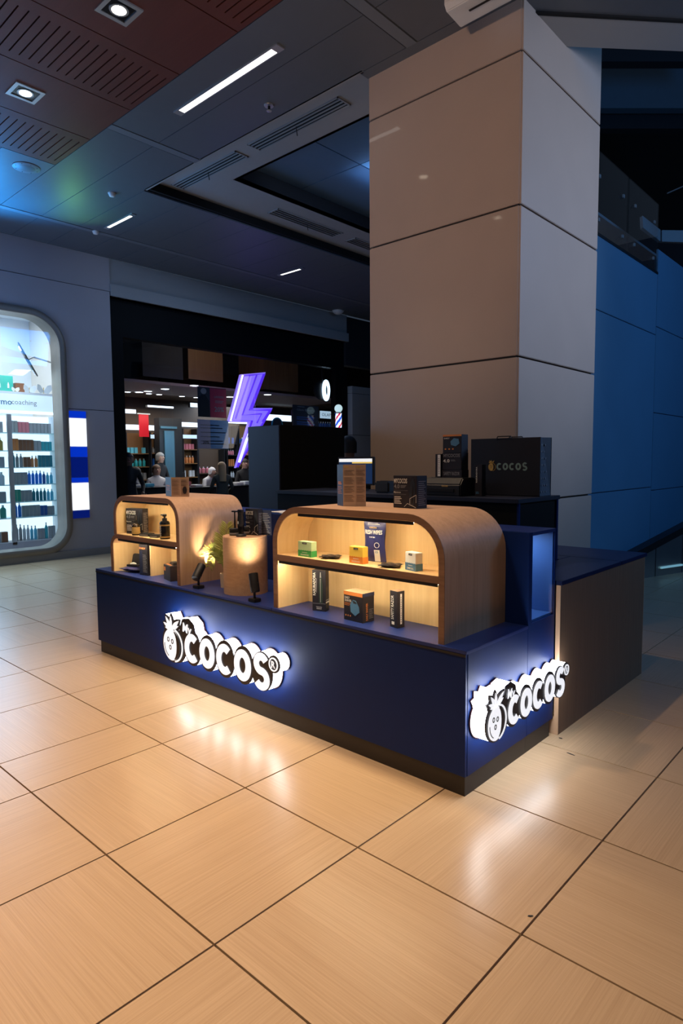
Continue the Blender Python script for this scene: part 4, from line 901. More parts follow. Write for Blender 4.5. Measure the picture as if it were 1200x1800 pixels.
p = by(632, 868, 4.1)
mon = thing('monitor', 'small screen showing an advert behind the open kraft carton', 'monitor', (p.x, 4.06, BZ), math.radians(8))
mw, mh = .36, .235
box('stand_foot', (-.09, .09, -.06, .06, 0, .012), 'black', mon, bevel=.003, local=True); box('stand_neck', (-.02, .02, .01, .03, .012, .10), 'black', mon, local=True); box('bezel', (-mw/2, mw/2, -.015, .012, .045, .045+mh), 'black', mon, bevel=.004, local=True)
Fm = lambda u, v, l: (u*(mw-.03)-(mw-.03)/2, -.0155-l, .058+v*(mh-.026))
glow('scr_dark', (.008, .03, .10), .6); glow('scr_white', (.9, .93, .95), .8); glow('scr_gold', (.8, .55, .12), .7); glow('scr_skin', (.75, .45, .33), .6)
patch(mon, Fm, 0, 1, 0, 1, 'scr_dark', 'screen'); patch(mon, Fm, 0, 1, .86, .99, 'scr_white', 'screen_band', .0006); patch(mon, Fm, .4, 1, .80, .86, 'scr_gold', 'screen_band', .0006)
mb = MB(); mb.prism(ell(.70, .50, .06, .13, 18), Fm, .0006, .0012); mb.build('screen_face', 'scr_skin', mon, local=True); mb = MB(); mb.prism([(.66, .10), (.74, .10), (.73, .38), (.67, .38)], Fm, .0006, .0012); mb.build('screen_shirt', 'scr_white', mon, local=True); mb = MB(); mb.prism(arc(.70, .56, .066, .10, 0, 180, 10), Fm, .0013, .0018); mb.build('screen_hair', 'paper_black', mon, local=True)
p = by(680, 872, 3.9); rp = thing('receipt_printer', 'small black receipt printer beside the monitor', 'machine', (p.x, 3.90, BZ)); box('housing', (-.07, .07, -.07, .07, 0, .09), 'black', rp, bevel=.012, local=True); box('paper_slot', (-.05, .05, -.02, .0, .09, .093), 'dark_metal', rp, local=True)
for k, (x, y) in enumerate(((-3.55, 3.34), (-3.70, 3.36))):
    tag(box('paper_sheet', (x-.07, x+.07, y-.10, y+.10, 1.2105+.002*k, 1.212+.002*k), 'paper_white'), ('white paper sheet on the rear cabinet behind the cylinder', 'second white sheet on the rear cabinet, further left')[k], 'paper', 'paper sheets on the rear cabinet')

# ================================================================ PHARMACY BEHIND THE ROUNDED WINDOW
pbr('room_white', (.72, .76, .80), .7); pbr('room_beige', (.62, .56, .50), .7)
glow('backlit', (.80, .93, 1.0), 1.15); glow('header_lit', (.74, .90, 1.0), .62); glow('header_edge', (.9, .97, 1.0), 1.6)
pr_ = struct('wall_pharmacy', 'white back and side walls inside the pharmacy', 'wall', (-12.5, 3, 0))
box('back_wall', (-13.0, -12.9, .2, 5.6, 0, 4.5), 'room_white', pr_); box('side_wall', (-12.9, -11.02, 5.22, 5.3, 0, 4.5), 'room_beige', pr_); box('side_wall', (-12.9, -11.02, .2, .3, 0, 4.5), 'room_white', pr_)
box('lid', (-12.9, -11.02, .3, 5.22, 4.3, 4.4), 'room_white', pr_); box('plinth_floor', (-12.9, -11.02, .3, 5.22, 0, .10), 'wall_grey', pr_)
lamp('AREA', 'pharmacy_room_light', (-11.9, 3.4, 4.25), 85, (.82, .93, 1.0), (-11.9, 3.4, 0), 1.2, size_y=2.2)
SX = -11.6
lamp('AREA', 'added_shelf_fill', (-11.12, 4.3, 3.2), 9, (.85, .95, 1.0), (-11.7, 4.4, 1.3), .25, size_y=1.2)  # added in front of the shelves to brighten the products
def pbox(name, px0, px1, py0, py1, X, dep, m, parent=None, bevel=0):
    y0, z1 = yz(px0, py0, X); y1, z0 = yz(px1, py1, X); yb, _ = yz(px0, py1, X)
    return box(name, (X-dep, X, y0, y1, z0, z1), m, parent, bevel)
def rowz(py): return at_x(62, py, SX).z
YL, YM0, YM1, YR = 3.3, at_x(17, 840, SX).y, at_x(25, 840, SX).y, at_x(105, 840, SX).y
sh = thing('pharmacy_shelf', 'backlit white pharmacy shelf unit with glass shelves behind the window', 'shelf', (SX-.2, 4.2, .1))
box('back_panel', (SX-.40, SX-.37, YL, YR, .2, rowz(730)), 'backlit', sh); box('side_panel', (SX-.37, SX, YR, YR+.03, .1, rowz(730)), 'room_white', sh)
box('divider_post', (SX-.03, SX, YM0, YM1, .2, rowz(730)), 'alu', sh); box('base_box', (SX-.37, SX, YL, YR, .1, rowz(950)), 'wall_grey', sh)
pbr('shelf_glass', (.55, .85, .88), .2)
ROWS = [761, 792, 821, 851, 881, 908]
for py in ROWS: box('glass_shelf', (SX-.36, SX-.005, YL, YR, rowz(py)-.014, rowz(py)), 'shelf_glass', sh)
hd = thing('header_lightbox', 'glowing white header with lettering above the pharmacy shelf', 'lightbox', (SX-.1, 4.2, rowz(725)))
box('light_face', (SX-.02, SX+.02, YL, YR, rowz(726), rowz(695)), 'header_lit', hd); box('bottom_edge', (SX-.02, SX+.03, YL, YR, rowz(728), rowz(724)), 'header_edge', hd); box('top_ledge', (SX-.36, SX+.02, YL, YR, rowz(695), rowz(691)), 'room_white', hd)
yc, zc = yz(14, 706, SX+.03); mb = MB(); addtext(mb, 'dermo', lambda u, v, l: (SX+.0212, yc+u-.12, zc+v), -.0, 0, None, .10, 0, .012); mb.build('lettering', 'soap_blue', hd)
yc2, zc2 = yz(35, 707, SX+.03); mb = MB(); addtext(mb, 'coaching', lambda u, v, l: (SX+.0212, yc2+u+.075, zc2+v-.01), 0, 0, None, .11, 0, -.002); mb.build('lettering', 'ink_grey', hd)
PC = {'grey': (.36, .38, .40), 'pink': (.70, .22, .26), 'orange_p': (.72, .26, .08), 'teal': (.03, .46, .52), 'dteal': (.02, .24, .30), 'blue': (.02, .26, .90), 'dblue': (.02, .12, .42), 'cyan': (.16, .66, .85), 'greenp': (.05, .42, .32), 'whitep': (.70, .75, .78), 'brown': (.24, .10, .05), 'amber': (.45, .30, .05)}
for k_, c_ in PC.items(): pbr('ph_'+k_, c_, .4)
GM = {}
def small_item(kind, y, z, w, h, m, label, group, X=SX-.17):
    if kind == 'b':
        k = ('bot', m, round(w, 2), round(h, 2))
        if k not in GM:
            a = MB().lathe([(w*.42, 0), (w*.46, .006), (w*.46, h*.68), (w*.25, h*.80), (w*.16, h*.84)], 14).build('liquid_body', m, None, smooth=40); b_ = MB().lathe([(w*.18, h*.84), (w*.18, h)], 10).build('cap', 'ph_whitep', None, smooth=40)
            t = thing('pharmacy_bottle', label, 'bottle', (X, y, z), 0, group)
            a.parent = t; b_.parent = t; GM[k] = (a, b_); return t
        t = thing('pharmacy_bottle', label, 'bottle', (X, y, z), 0, group)
        for s in GM[k]: c = s.copy(); col.objects.link(c); c.parent = t
        return t
    k = ('box', m, round(w, 2), round(h, 2))
    if k not in GM:
        o = MB().box(-w*.4, w*.4, -w*.46, w*.46, 0, h).build('pharmacy_carton', m, None, bevel=.003); GM[k] = o
    else: o = GM[k].copy(); col.objects.link(o)
    o.location = (X, y, z+h/2+.0005); return tag(o, label, 'carton', group)
ORD = ['top', 'second', 'third', 'fourth', 'fifth', 'sixth', 'bottom']
plan = [[('x', 'grey', 2), ('x', 'pink', 3), ('x', 'grey', 6)], [('x', 'orange_p', 2), ('x', 'brown', 4), ('x', 'grey', 2), ('x', 'teal', 3)], [('b', 'dteal', 1), ('b', 'grey', 2), ('x', 'brown', 2), ('b', 'orange_p', 2), ('x', 'dteal', 4)],
        [('x', 'grey', 4), ('b', 'blue', 4), ('b', 'dblue', 1), ('b', 'cyan', 2)], [('x', 'greenp', 2), ('x', 'grey', 3), ('b', 'dteal', 4), ('b', 'cyan', 2)], [('b', 'blue', 2), ('x', 'grey', 5), ('x', 'dblue', 2), ('x', 'grey', 2)], [('b', 'grey', 2), ('b', 'whitep', 2), ('b', 'cyan', 2), ('x', 'grey', 2), ('b', 'teal', 1), ('x', 'grey', 2)]]
CN = {'grey': 'grey', 'pink': 'pink', 'orange_p': 'orange', 'teal': 'teal', 'dteal': 'dark teal', 'blue': 'blue', 'dblue': 'dark blue', 'cyan': 'cyan', 'greenp': 'green', 'whitep': 'white', 'brown': 'brown', 'amber': 'amber'}
rowb = [rowz(p) for p in ROWS]+[rowz(950)]
for r_, row in enumerate(plan):
    n = sum(x[2] for x in row); y = YM1+.03; st = (YR-YM1-.08)/n; z = rowb[r_]; seg = 0
    for kind, c, cnt in row:
        seg += 1; pos = ('left', 'middle', 'right')[min(2, int(3*(y-YM1)/(YR-YM1)))]
        for k in range(cnt):
            h = (.225 if kind == 'b' else .185)*(1+.12*(((seg*3) % 4)-1.5)/1.5)*(1.15 if r_ == 6 else 1)
            small_item(kind, y+st/2, z+.0005, st*.93, h, 'ph_'+c, f'{CN[c]} {"bottle" if kind=="b" else "carton"} on the {ORD[r_]} shelf of the right pharmacy bay, {pos} group {"" if True else ""}'.strip().replace(' group', ' part'), f'{CN[c]} products on the {ORD[r_]} pharmacy shelf, {pos} {seg}'); y += st
planL = [[('x', 'grey', 3)], [('b', 'amber', 3)], [('x', 'brown', 1), ('x', 'grey', 2)], [('b', 'whitep', 3)], [('x', 'grey', 3)], [('b', 'greenp', 3)], [('x', 'grey', 2), ('x', 'brown', 1)]]
for r_, row in enumerate(planL):
    y = YM0-.36; st = .115
    for kind, c, cnt in row:
        for k in range(cnt): small_item(kind, y+st/2, rowb[r_]+.0005, st*.93, .22 if kind == 'b' else .18, 'ph_'+c, f'{CN[c]} {"bottle" if kind=="b" else "carton"} on the {ORD[r_]} shelf left of the steel post', f'products left of the post, {ORD[r_]} shelf {CN[c]}'); y += st
# on the ledge: cartons, butterflies, and the mirror on its arm
ZL = rowz(691)+.001
y0, z0 = yz(-30, 690, SX-.1); y1, z1 = yz(22, 660, SX-.1)
t = thing('display_carton', 'green display carton on the ledge above the pharmacy header', 'box', (SX-.15, (y0+y1)/2, ZL)); box('carton', (-.06, .06, -(y1-y0)/2, (y1-y0)/2, 0, .27), 'greenp' if 'greenp' in MATS else 'ph_greenp', t, bevel=.004, local=True)
for k in range(3): MB().lathe([(.016, 0), (.016, .06), (.008, .08), (.008, .10)], 10, (.063, -.12+.14*k, .06)).build('bottle_print', 'ph_whitep', t, local=True)
y0 = at_x(27, 690, SX-.1).y; tag(box('tan_carton', (SX-.2, SX-.08, y0, y0+.15, ZL, ZL+.16), 'ph_brown', None, .004), 'small tan carton beside the green one on the pharmacy ledge', 'box')
for k, px_ in enumerate((28, 53, 78)):
    yy, zz = yz(px_, 690, SX-.0); b_ = thing('paper_butterfly', ('white paper butterfly right under the tan carton', 'white paper butterfly in the middle of the ledge', 'white paper butterfly at the right of the ledge')[k], 'ornament', (SX-.03, yy, ZL), 0, 'paper butterflies on the pharmacy ledge'); s = (.6, 1, 1.2)[k]
    for sg in (-1, 1): MB().prism([(0, .02), (sg*.06*s, .0), (sg*.11*s, .06*s), (sg*.10*s, .13*s), (sg*.05*s, .12*s), (0, .05)], lambda u, v, w: (w+abs(u)*.3, u, v), 0, .004).build('wing', 'ph_whitep', b_, local=True)
    MB().tube([(0, 0, 0), (0, 0, .09*s)], .006, 6).build('body', 'ph_amber', b_, local=True)
mc = at_x(49, 632, -11.5); mr = thing('wall_mirror', 'round tilted mirror on a metal arm above the pharmacy ledge', 'mirror', mc)
ax = Vector((.40, .80, .45)).normalized(); Mq = ax.to_track_quat('Z', 'Y').to_matrix()
MB().lathe([(.30, -.012), (.315, 0), (.30, .012)], 32, M=Mq).build('rim', 'black', mr, smooth=40, local=True); pbr('mirror_face', (.8, .8, .82), .05, metal=1.0)
MB().lathe([(.285, -.03), (.295, -.0125)], 32, M=Mq).build('mirror_glass', 'mirror_face', mr, smooth=40, local=True); MB().tube([ax*.012, ax*.10, Vector((-.0, .5, -.03))], .014, 8).build('arm', 'alu', mr, smooth=40, local=True); MB().tube([Vector((-.0, .49, -.03)), Vector((-.0, .51, -.03))], .05, 16).build('wall_plate', 'alu', mr, smooth=40, local=True)
# illuminated blue panel column on the wall
glow('panel_blue', (.0, .045, .75), .55); glow('panel_deep', (.0, .012, .22), .5); glow('panel_white', (.86, .93, 1.0), 1.25)
lp = thing('lit_wall_panel', 'tall blue lit wall panel with two white squares right of the pharmacy window', 'lightbox', (WX, 5.03, .6))
ya, yb = 4.915, 5.20
for nm, z0, z1, m in (('blue_pane', 2.36, 2.47, 'panel_blue'), ('white_pane', 1.88, 2.35, 'panel_white'), ('blue_pane', 1.70, 1.87, 'panel_blue'), ('blue_pane', 1.36, 1.69, 'panel_deep'), ('blue_pane', 1.27, 1.35, 'panel_blue'), ('white_pane', .80, 1.26, 'panel_white'), ('blue_pane', .66, .79, 'panel_deep')):  # blue emission graded like fading light, topmost pane paints the wall glow
    box(nm, (WX+.002, WX+.02, ya, yb, z0, z1), m, lp)

# ================================================================ SALON BEHIND GLASS
GX = -10.92
sw = struct('wall_salon', 'dark inner walls and ceiling of the salon', 'wall', (-14, 9, 0))
pbr('salon_dark', (.018, .016, .02), .6); pbr('salon_brown', (.10, .06, .035), .6); wood('salon_wood', (.20, .095, .035), (.30, .155, .06), 'z', .6, .5, .4)
box('back_wall', (-17.2, -17.0, 5.3, 18, 0, 5.2), 'salon_brown', sw); box('side_wall', (-17, -11.06, 5.32, 5.72, 0, 5.2), 'salon_dark', sw); box('side_wall', (-17, -11.06, 17.6, 18, 0, 5.2), 'salon_dark', sw); box('lid', (-17, -11.06, 5.72, 17.6, 5.0, 5.2), 'salon_dark', sw)
sf = thing('shop_front', 'black framed glass front of the salon with tall panes', 'shop front', (GX, 8.8, 0))
box('header', (GX-.12, GX+.06, 5.73, 11.93, 3.85, 4.495), 'fascia_black', sf); box('jamb', (GX-.12, GX+.06, 5.73, 6.03, 0, 3.85), 'fascia_black', sf); box('sill', (GX-.04, GX+.04, 6.03, 11.55, 0, .10), 'black', sf)
yg = [6.03, 7.05, 8.08, 9.12, 10.2, 11.5]
for a, b in zip(yg[:-1], yg[1:]): box('pane', (GX-.006, GX+.006, a+.006, b-.006, .10, 3.85), 'shop_glass', sf)
box('jamb', (GX-.10, GX+.06, 11.62, 12.05, 0, 3.85), 'fascia_black', sf)
wsal = lamp('AREA', 'salon_light', (-14.0, 9.5, 3.0), 150, (1.0, .82, .66), (-14.2, 9.5, 0), 2.5, size_y=5)
lamp('AREA', 'added_bulkhead_fill', (-11.15, 8.9, 3.95), 12, (1.0, .80, .62), (-12.6, 8.9, 3.3), .3, size_y=4.5)  # added out of sight behind the header to light the wooden bulkheads
lamp('AREA', 'salon_light_far', (-15.8, 12.5, 3.3), 110, (.80, .88, 1.0), (-16.0, 12.5, 0), 1.5, size_y=4)
# wooden bulkheads and the canopy with round downlights
for lab, a, b, c, d in (('hanging wooden bulkhead above the red poster', 330, 392, 612, 672), ('hanging wooden bulkhead right of the lightning bolt', 463, 524, 636, 690), ('dark wooden bulkhead further left behind the glass', 250, 322, 628, 668)):
    t = thing('bulkhead', lab, 'bulkhead', (0, 0, 0)); y0, z1 = yz(a, c, -12.6); y1, z0 = yz(b, d, -12.6); t.location = (-13.0, (y0+y1)/2, z1)
    box('front_board', (-12.62, -12.6, y0, y1, z0, z1+.4), 'salon_wood' if a > 300 else 'salon_dark', t); box('side_board', (-13.6, -12.62, y0, y0+.02, z0, z1+.4), 'salon_wood' if a > 300 else 'salon_dark', t); box('side_board', (-13.6, -12.62, y1-.02, y1, z0, z1+.4), 'salon_wood' if a > 300 else 'salon_dark', t)
zc_ = yz(330, 676, -12.6)[1]
cn = thing('canopy', 'pinkish canopy with round downlights under the bulkheads', 'canopy', (-13.5, 9, zc_)); pbr('canopy_pink', (.42, .30, .27), .6)
box('slab', (-14.4, -12.55, 6.2, 14.0, zc_-.06, zc_), 'canopy_pink', cn); box('violet_edge', (-14.4, -12.54, 6.2, 6.9, zc_, zc_+.12), 'salon_dark', cn)
glow('disc_white', (1, .97, .95), 6)
for k, (px_, py_) in enumerate(((222, 692), (260, 687), (290, 683), (341, 677), (404, 697), (470, 693))):
    p = at_z(px_, py_, zc_-.06)
    if p.x < -14.3: p.x = -14.2
    d_ = thing('round_downlight', ('round downlight at the left end of the salon canopy', 'second round downlight from the left in the salon canopy', 'third round downlight from the left in the salon canopy', 'round downlight under the bulkhead above the red poster', 'round downlight left of the lightning bolt', 'round downlight right of the lightning bolt')[k], 'downlight', (p.x, p.y, zc_-.06), 0, 'round salon downlights')
    MB().lathe([(.10, -.012), (.12, 0)], 20).build('rim', 'alu', d_, smooth=40, local=True); MB().lathe([(.088, -.016), (.092, -.010)], 20).build('disc', 'disc_white', d_, local=True)
sb2 = thing('rear_canopy', 'brown lower soffit towards the back of the salon', 'canopy', (-15.8, 11, 3.45)); box('slab', (-16.6, -14.9, 7.5, 16.5, 3.42, 3.5), 'salon_brown', sb2); box('front_edge', (-14.9, -14.88, 7.5, 16.5, 3.42, 3.62), 'salon_wood', sb2)
for k, px_ in enumerate((225, 262, 280, 320, 345)):
    y_, _ = yz(px_, 705, -15.4); d_ = thing('round_downlight', ('left-hand downlight of the rear salon soffit', 'second downlight from the left of the rear soffit', 'middle downlight of the rear salon soffit', 'fourth downlight of the rear salon soffit', 'right-hand downlight of the rear soffit near the posters')[k], 'downlight', (-15.4, y_, 3.42), 0, 'rear soffit downlights')
    MB().lathe([(.09, -.01), (.10, 0)], 16).build('rim', 'alu', d_, local=True); MB().lathe([(.07, -.014), (.075, -.009)], 16).build('disc', 'disc_white', d_, local=True)
# light bars and white sign bands
glow('band_white', (.92, .96, 1.0), 1.7)
def lightbox(label, a, b, c, d, X, name='sign_band', m='band_white', grp='white light bands in the salon'):
    y0, z1 = yz(a, c, X); y1, z0 = yz(b, d, X); t = thing(name, label, 'lightbox', (X, (y0+y1)/2, z0), 0, grp); box('light_face', (X-.02, X, y0, y1, z0, z1), m, t); box('housing', (X-.10, X-.02, y0-.01, y1+.01, z0-.01, z1+.01), 'black', t); return t
lightbox('long white light bar high at the back of the salon', 260, 305, 712, 718, -14.8); lightbox('short white light box at the left behind the glass', 219, 239, 719, 727, -15.0); lightbox('small white light box left of the poster', 335, 347, 708, 716, -15.0)
lightbox('white shelf header at the left of the salon', 220, 280, 746, 757, -16.2); lightbox('white shelf header next to the steel door', 320, 348, 742, 751, -16.2); lightbox('white shelf header behind the lightning bolt', 398, 452, 740, 746, -16.2); lightbox('white shelf header behind the round sign', 468, 512, 728, 741, -16.2)
lightbox('pair of small white notices left of the steel door', 265, 280, 764, 771, -16.1, m='header_lit'); lightbox('pair of small white notices right of the steel door', 322, 346, 764, 771, -16.1, m='header_lit')
# wooden shelf bays with goods at the back
GD = [('ph_grey', 'grey'), ('ph_pink', 'pink'), ('ph_whitep', 'white'), ('ph_teal', 'teal'), ('ph_dblue', 'dark blue'), ('ph_orange_p', 'orange'), ('ph_cyan', 'cyan')]
def bay(label, a, b, top, X, nsh=4, goods=5, m='salon_wood'):
    y0, z1 = yz(a, top, X); y1, _ = yz(b, top, X); t = thing('shelf_bay', label, 'shelf', (X-.15, (y0+y1)/2, 0), 0, 'wooden shelf bays of the salon')
    box('back_board', (X-.34, X-.30, y0, y1, 0, z1), m, t); box('upright', (X-.30, X, y0, y0+.03, 0, z1), 'black', t); box('upright', (X-.30, X, y1-.03, y1, 0, z1), 'black', t)
    zs = [.75+(z1-.95)*k/nsh for k in range(nsh)]
    for k, z in enumerate(zs):
        box('shelf_board', (X-.30, X, y0+.03, y1-.03, z-.025, z), m, t)
        st = (y1-y0-.10)/goods; g = GD[(k*3+int(a)) % 7]
        for i in range(goods):
            if (i*5+k*3+int(a)) % 7 == 0: continue
            small_item('b' if (k+int(a)) % 2 else 'x', y0+.05+st*(i+.5), z+.0005, st*.8, .16+.03*((i*3+k) % 3), g[0], f'{g[1]} {"bottle" if (k+int(a))%2 else "carton"} on shelf {["one","two","three","four","five"][k]} from the bottom, {label.split(" of ")[0].replace("wooden shelf bay ","bay ")}', f'goods {label}, level {k}', X=X-.14)
    return t
bay('wooden shelf bay at the far left of the salon', 221, 262, 760, -16.3); bay('wooden shelf bay left of the steel door', 264, 281, 760, -16.25, 4, 3); bay('wooden shelf bay right of the steel door', 321, 347, 753, -16.3, 4, 4)
bay('wooden shelf bay behind the lightning bolt', 398, 417, 748, -16.3, 5, 4, 'salon_dark'); bay('wooden shelf bay right behind the lightning bolt', 419, 452, 748, -16.3, 5, 5); bay('wooden shelf bay beside the posters', 348, 395, 790, -16.3, 2, 6, 'salon_brown')
glow('red_glow', (.65, .01, .02), .5)  # banner is no lamp, its brightness is put in as emission
y0, z1 = yz(244, 728, -16.0); y1, z0 = yz(262, 768, -16.0); rp_ = thing('red_banner', 'red hanging banner above the left salon shelves', 'banner', (-16, (y0+y1)/2, z0)); box('cloth', (-16.02, -16.0, y0, y1, z0, z1), 'red_glow', rp_); box('top_rod', (-16.03, -15.99, y0-.05, y1+.05, z1, z1+.03), 'alu', rp_)
# steel door in a dark frame
pbr('steel_blue', (.16, .34, .45), .25, metal=.6)
y0, z1 = yz(281, 734, -15.2); y1, _ = yz(321, 734, -15.2); sd_ = thing('steel_door', 'blue steel door in a black frame at the back of the salon', 'door', (-15.3, (y0+y1)/2, 0)); ym0, zm1 = yz(289, 757, -15.2); ym1, _ = yz(306, 757, -15.2)
box('frame', (-15.5, -15.25, y0, y1, 0, z1), 'black', sd_); box('leaf', (-15.25, -15.2, ym0, ym1, .05, zm1), 'steel_blue', sd_); box('transom', (-15.25, -15.21, ym0-.1, ym1+.1, zm1+.06, zm1+.12), 'steel_blue', sd_)
lamp('AREA', 'door_glow', (-14.2, (ym0+ym1)/2, 2.2), 6, (.4, .75, 1), (-15.2, (ym0+ym1)/2, 1.9), .3)
# posters on the glass
pbr('poster_red', (.45, .03, .07), .5); pbr('poster_dark', (.03, .028, .035), .5); pbr('poster_pink', (.55, .42, .46), .5); pbr('poster_blue', (.16, .30, .50), .5); pbr('portrait', (.32, .25, .23), .6)
def poster(label, a, b, c, d, X, m):
    y0, z1 = yz(a, c, X); y1, z0 = yz(b, d, X); t = thing('poster', label, 'poster', (X, (y0+y1)/2, z0)); box('sheet', (X-.006, X, y0, y1, z0, z1), m, t)
    return t, (lambda u, v, l: (X+.0006+l-t.location.x, y0+u*(y1-y0)-t.location.y, v*(z1-z0))), y1-y0, z1-z0
PX_ = GX-.04
t, f, w, h = poster('dark red discount poster on the salon glass', 347, 398, 679, 735, PX_, 'poster_dark')
patch(t, f, .42, 1, 0, .98, 'poster_red', 'red_field'); MB().prism(ell(.2, .86, .10, .10, 16), f, .0004, .001).build('portrait_head', 'portrait', t, local=True); MB().prism([(.02, .02), (.40, .02), (.38, .55), (.26, .74), (.12, .74), (.02, .6)], f, .0004, .001).build('portrait_body', 'cloth_black', t, local=True)
words(t, f, '20%', .74, .28, .34, .17, 'ink_grey', w, h, l=.002); words(t, f, 'LAVADO', .74, .70, .34, .07, 'ink_grey', w, h, l=.002); lines(t, f, .6, .9, [.55, .50], 'ink_grey', .02)
t, f, w, h = poster('faded pink and blue poster below the red one', 347, 402, 737, 789, PX_, 'poster_pink'); patch(t, f, .40, 1, 0, 1, 'poster_blue', 'blue_field', .0004); lines(t, f, .08, .9, [.15, .25, .40, .55, .7, .8], 'portrait', .03); words(t, f, '20%', .25, .22, .2, .10, 'poster_dark', w, h, l=.002)
t, f, w, h = poster('black poster reading Glam Experts near the barber pole', 514, 560, 711, 757, PX_, 'poster_dark'); words(t, f, 'Glam Experts', .5, .80, .70, .11, 'ink_grey', w, h, l=.002); lines(t, f, .15, .85, [.50, .42, .30, .22], 'ph_dblue', .035); lines(t, f, .18, .45, [.92], 'ink_grey', .03)
t = thing('round_sign', 'dark round glass sticker left of the black poster', 'sign', at_x(487, 747, PX_)); MB().lathe([(.17, 0), (.17, .006)], 32, M=Matrix.Rotation(PI/2, 3, 'Y')).build('disc', 'ph_dteal', t, local=True); MB().lathe([(.14, .0061), (.14, .008)], 32, M=Matrix.Rotation(PI/2, 3, 'Y')).build('inner_disc', 'poster_dark', t, local=True)
# OLAPLEX light sign
y0, z1 = yz(563, 722, -11.5); y1, z0 = yz(596, 737, -11.5); t = thing('brand_light_sign', 'white light sign reading OLAPLEX beside the barber pole', 'sign', (-11.5, (y0+y1)/2, z0)); box('light_face', (-11.52, -11.5, y0, y1, z0, z1), 'header_lit', t); box('housing', (-11.6, -11.52, y0, y1, z0, z1), 'black', t)
mb = MB(); addtext(mb, 'OLAPLEX', lambda u, v, l: (-11.498, (y0+y1)/2+u-.02, (z0+z1)/2+v), 0, 0, (y1-y0)*.8, (z1-z0)*.4, 0, 0); mb.build('lettering', 'paper_black', t)
bt = 'small bottles under the light sign'
for k in range(6): small_item('b', y0+.03+k*.085, z0-.28, .07, .2, 'ph_dblue', 'small dark blue bottle in a row under the OLAPLEX sign', bt, X=-11.6)
box('small_ledge', (-11.75, -11.48, y0-.1, y1+.1, z0-.31, z0-.281), 'black'); tag(bpy.data.objects['small_ledge'], 'black ledge carrying the small bottles under the light sign', 'shelf')
# ring light
rc_ = at_x(566, 686, -12.2); t = thing('ring_lamp', 'black round lamp with glowing white rings behind the glass', 'lamp', rc_)
MB().lathe([(.22, -.12), (.26, -.05), (.20, 0)], 28, M=Matrix.Rotation(PI/2, 3, 'Y')).build('black_dish', 'black', t, smooth=40, local=True)
glow('ring_white', (.75, .9, 1), 2.2)
for k, rr in enumerate((.22, .16)): MB().tube([(.05+.02*k, .10+rr*.5*math.cos(a), rr*1.15*math.sin(a)) for a in np.linspace(0, 2*PI, 33)[:-1]], .035, 8, closed=True).build('light_ring', 'ring_white', t, smooth=60, local=True)
MB().tube([(0, 0, .2), (0, 0, 5.0-rc_.z)], .02, 8).build('pendant_rod', 'black', t, local=True)
# lightning bolt
BXP = -11.25
ol = [(190, 335), (372, 318), (275, 588), (425, 588), (150, 1040), (250, 695), (95, 693)]
P2 = [yz(380+x/4.286, 580+y/4.286, BXP) for x, y in ol]
cyb, czb = sum(p[0] for p in P2)/7, sum(p[1] for p in P2)/7
bo = thing('lightning_bolt', 'large violet neon lightning bolt sign behind the salon glass', 'neon sign', (BXP, cyb, min(p[1] for p in P2)))
glow('bolt_violet', (.36, .22, .95), .75); glow('bolt_tube', (.12, .03, .72), .9); glow('bolt_white', (.80, .74, 1.0), 1.6)
FB = lambda u, v, w: (BXP+w, u, v)
MB().prism(P2, FB, -.08, 0).build('body', 'bolt_violet', bo)
def inset(P, g):
    ar = sum(P[i][0]*P[(i+1) % len(P)][1]-P[(i+1) % len(P)][0]*P[i][1] for i in range(len(P))); s = 1 if ar > 0 else -1; out = []
    for i in range(len(P)):
        a, b, c = Vector(P[i-1]), Vector(P[i]), Vector(P[(i+1) % len(P)]); d1, d2 = (b-a).normalized(), (c-b).normalized()
        n1, n2 = Vector((-d1.y, d1.x))*s, Vector((-d2.y, d2.x))*s; m_ = (n1+n2); L = g/max(.3, (1+n1.dot(n2))/1)*1.0
        out.append(b+m_*L)
    return [tuple(q) for q in out]
MB().tube([(BXP+.03, *p) for p in inset(P2, .035)], .026, 8, closed=True).build('neon_tube', 'bolt_tube', bo, smooth=50)
for pth_ in ([(298, 338), (190, 642), (335, 632), (300, 700)], [(348, 336), (243, 606), (392, 606), (340, 690)], [(248, 340), (140, 668)]): MB().tube([(BXP+.03, *yz(380+x/4.286, 580+y/4.286, BXP)) for x, y in pth_], .018, 8).build('neon_tube', 'bolt_tube', bo, smooth=50)
MB().tube([(BXP+.03, *p) for p in (inset(P2, .02)[6], inset(P2, .02)[0])], .022, 8).build('neon_tube', 'bolt_white', bo, smooth=50); MB().tube([(BXP+.03, *yz(380+x/4.286, 580+y/4.286, BXP)) for x, y in ((255, 730), (165, 1000))], .03, 8).build('neon_tube', 'bolt_white', bo, smooth=50)
lamp('AREA', 'bolt_glow', (BXP+.25, cyb, czb), 5, (.35, .2, 1.0), (BXP+1.2, cyb, czb), .5)
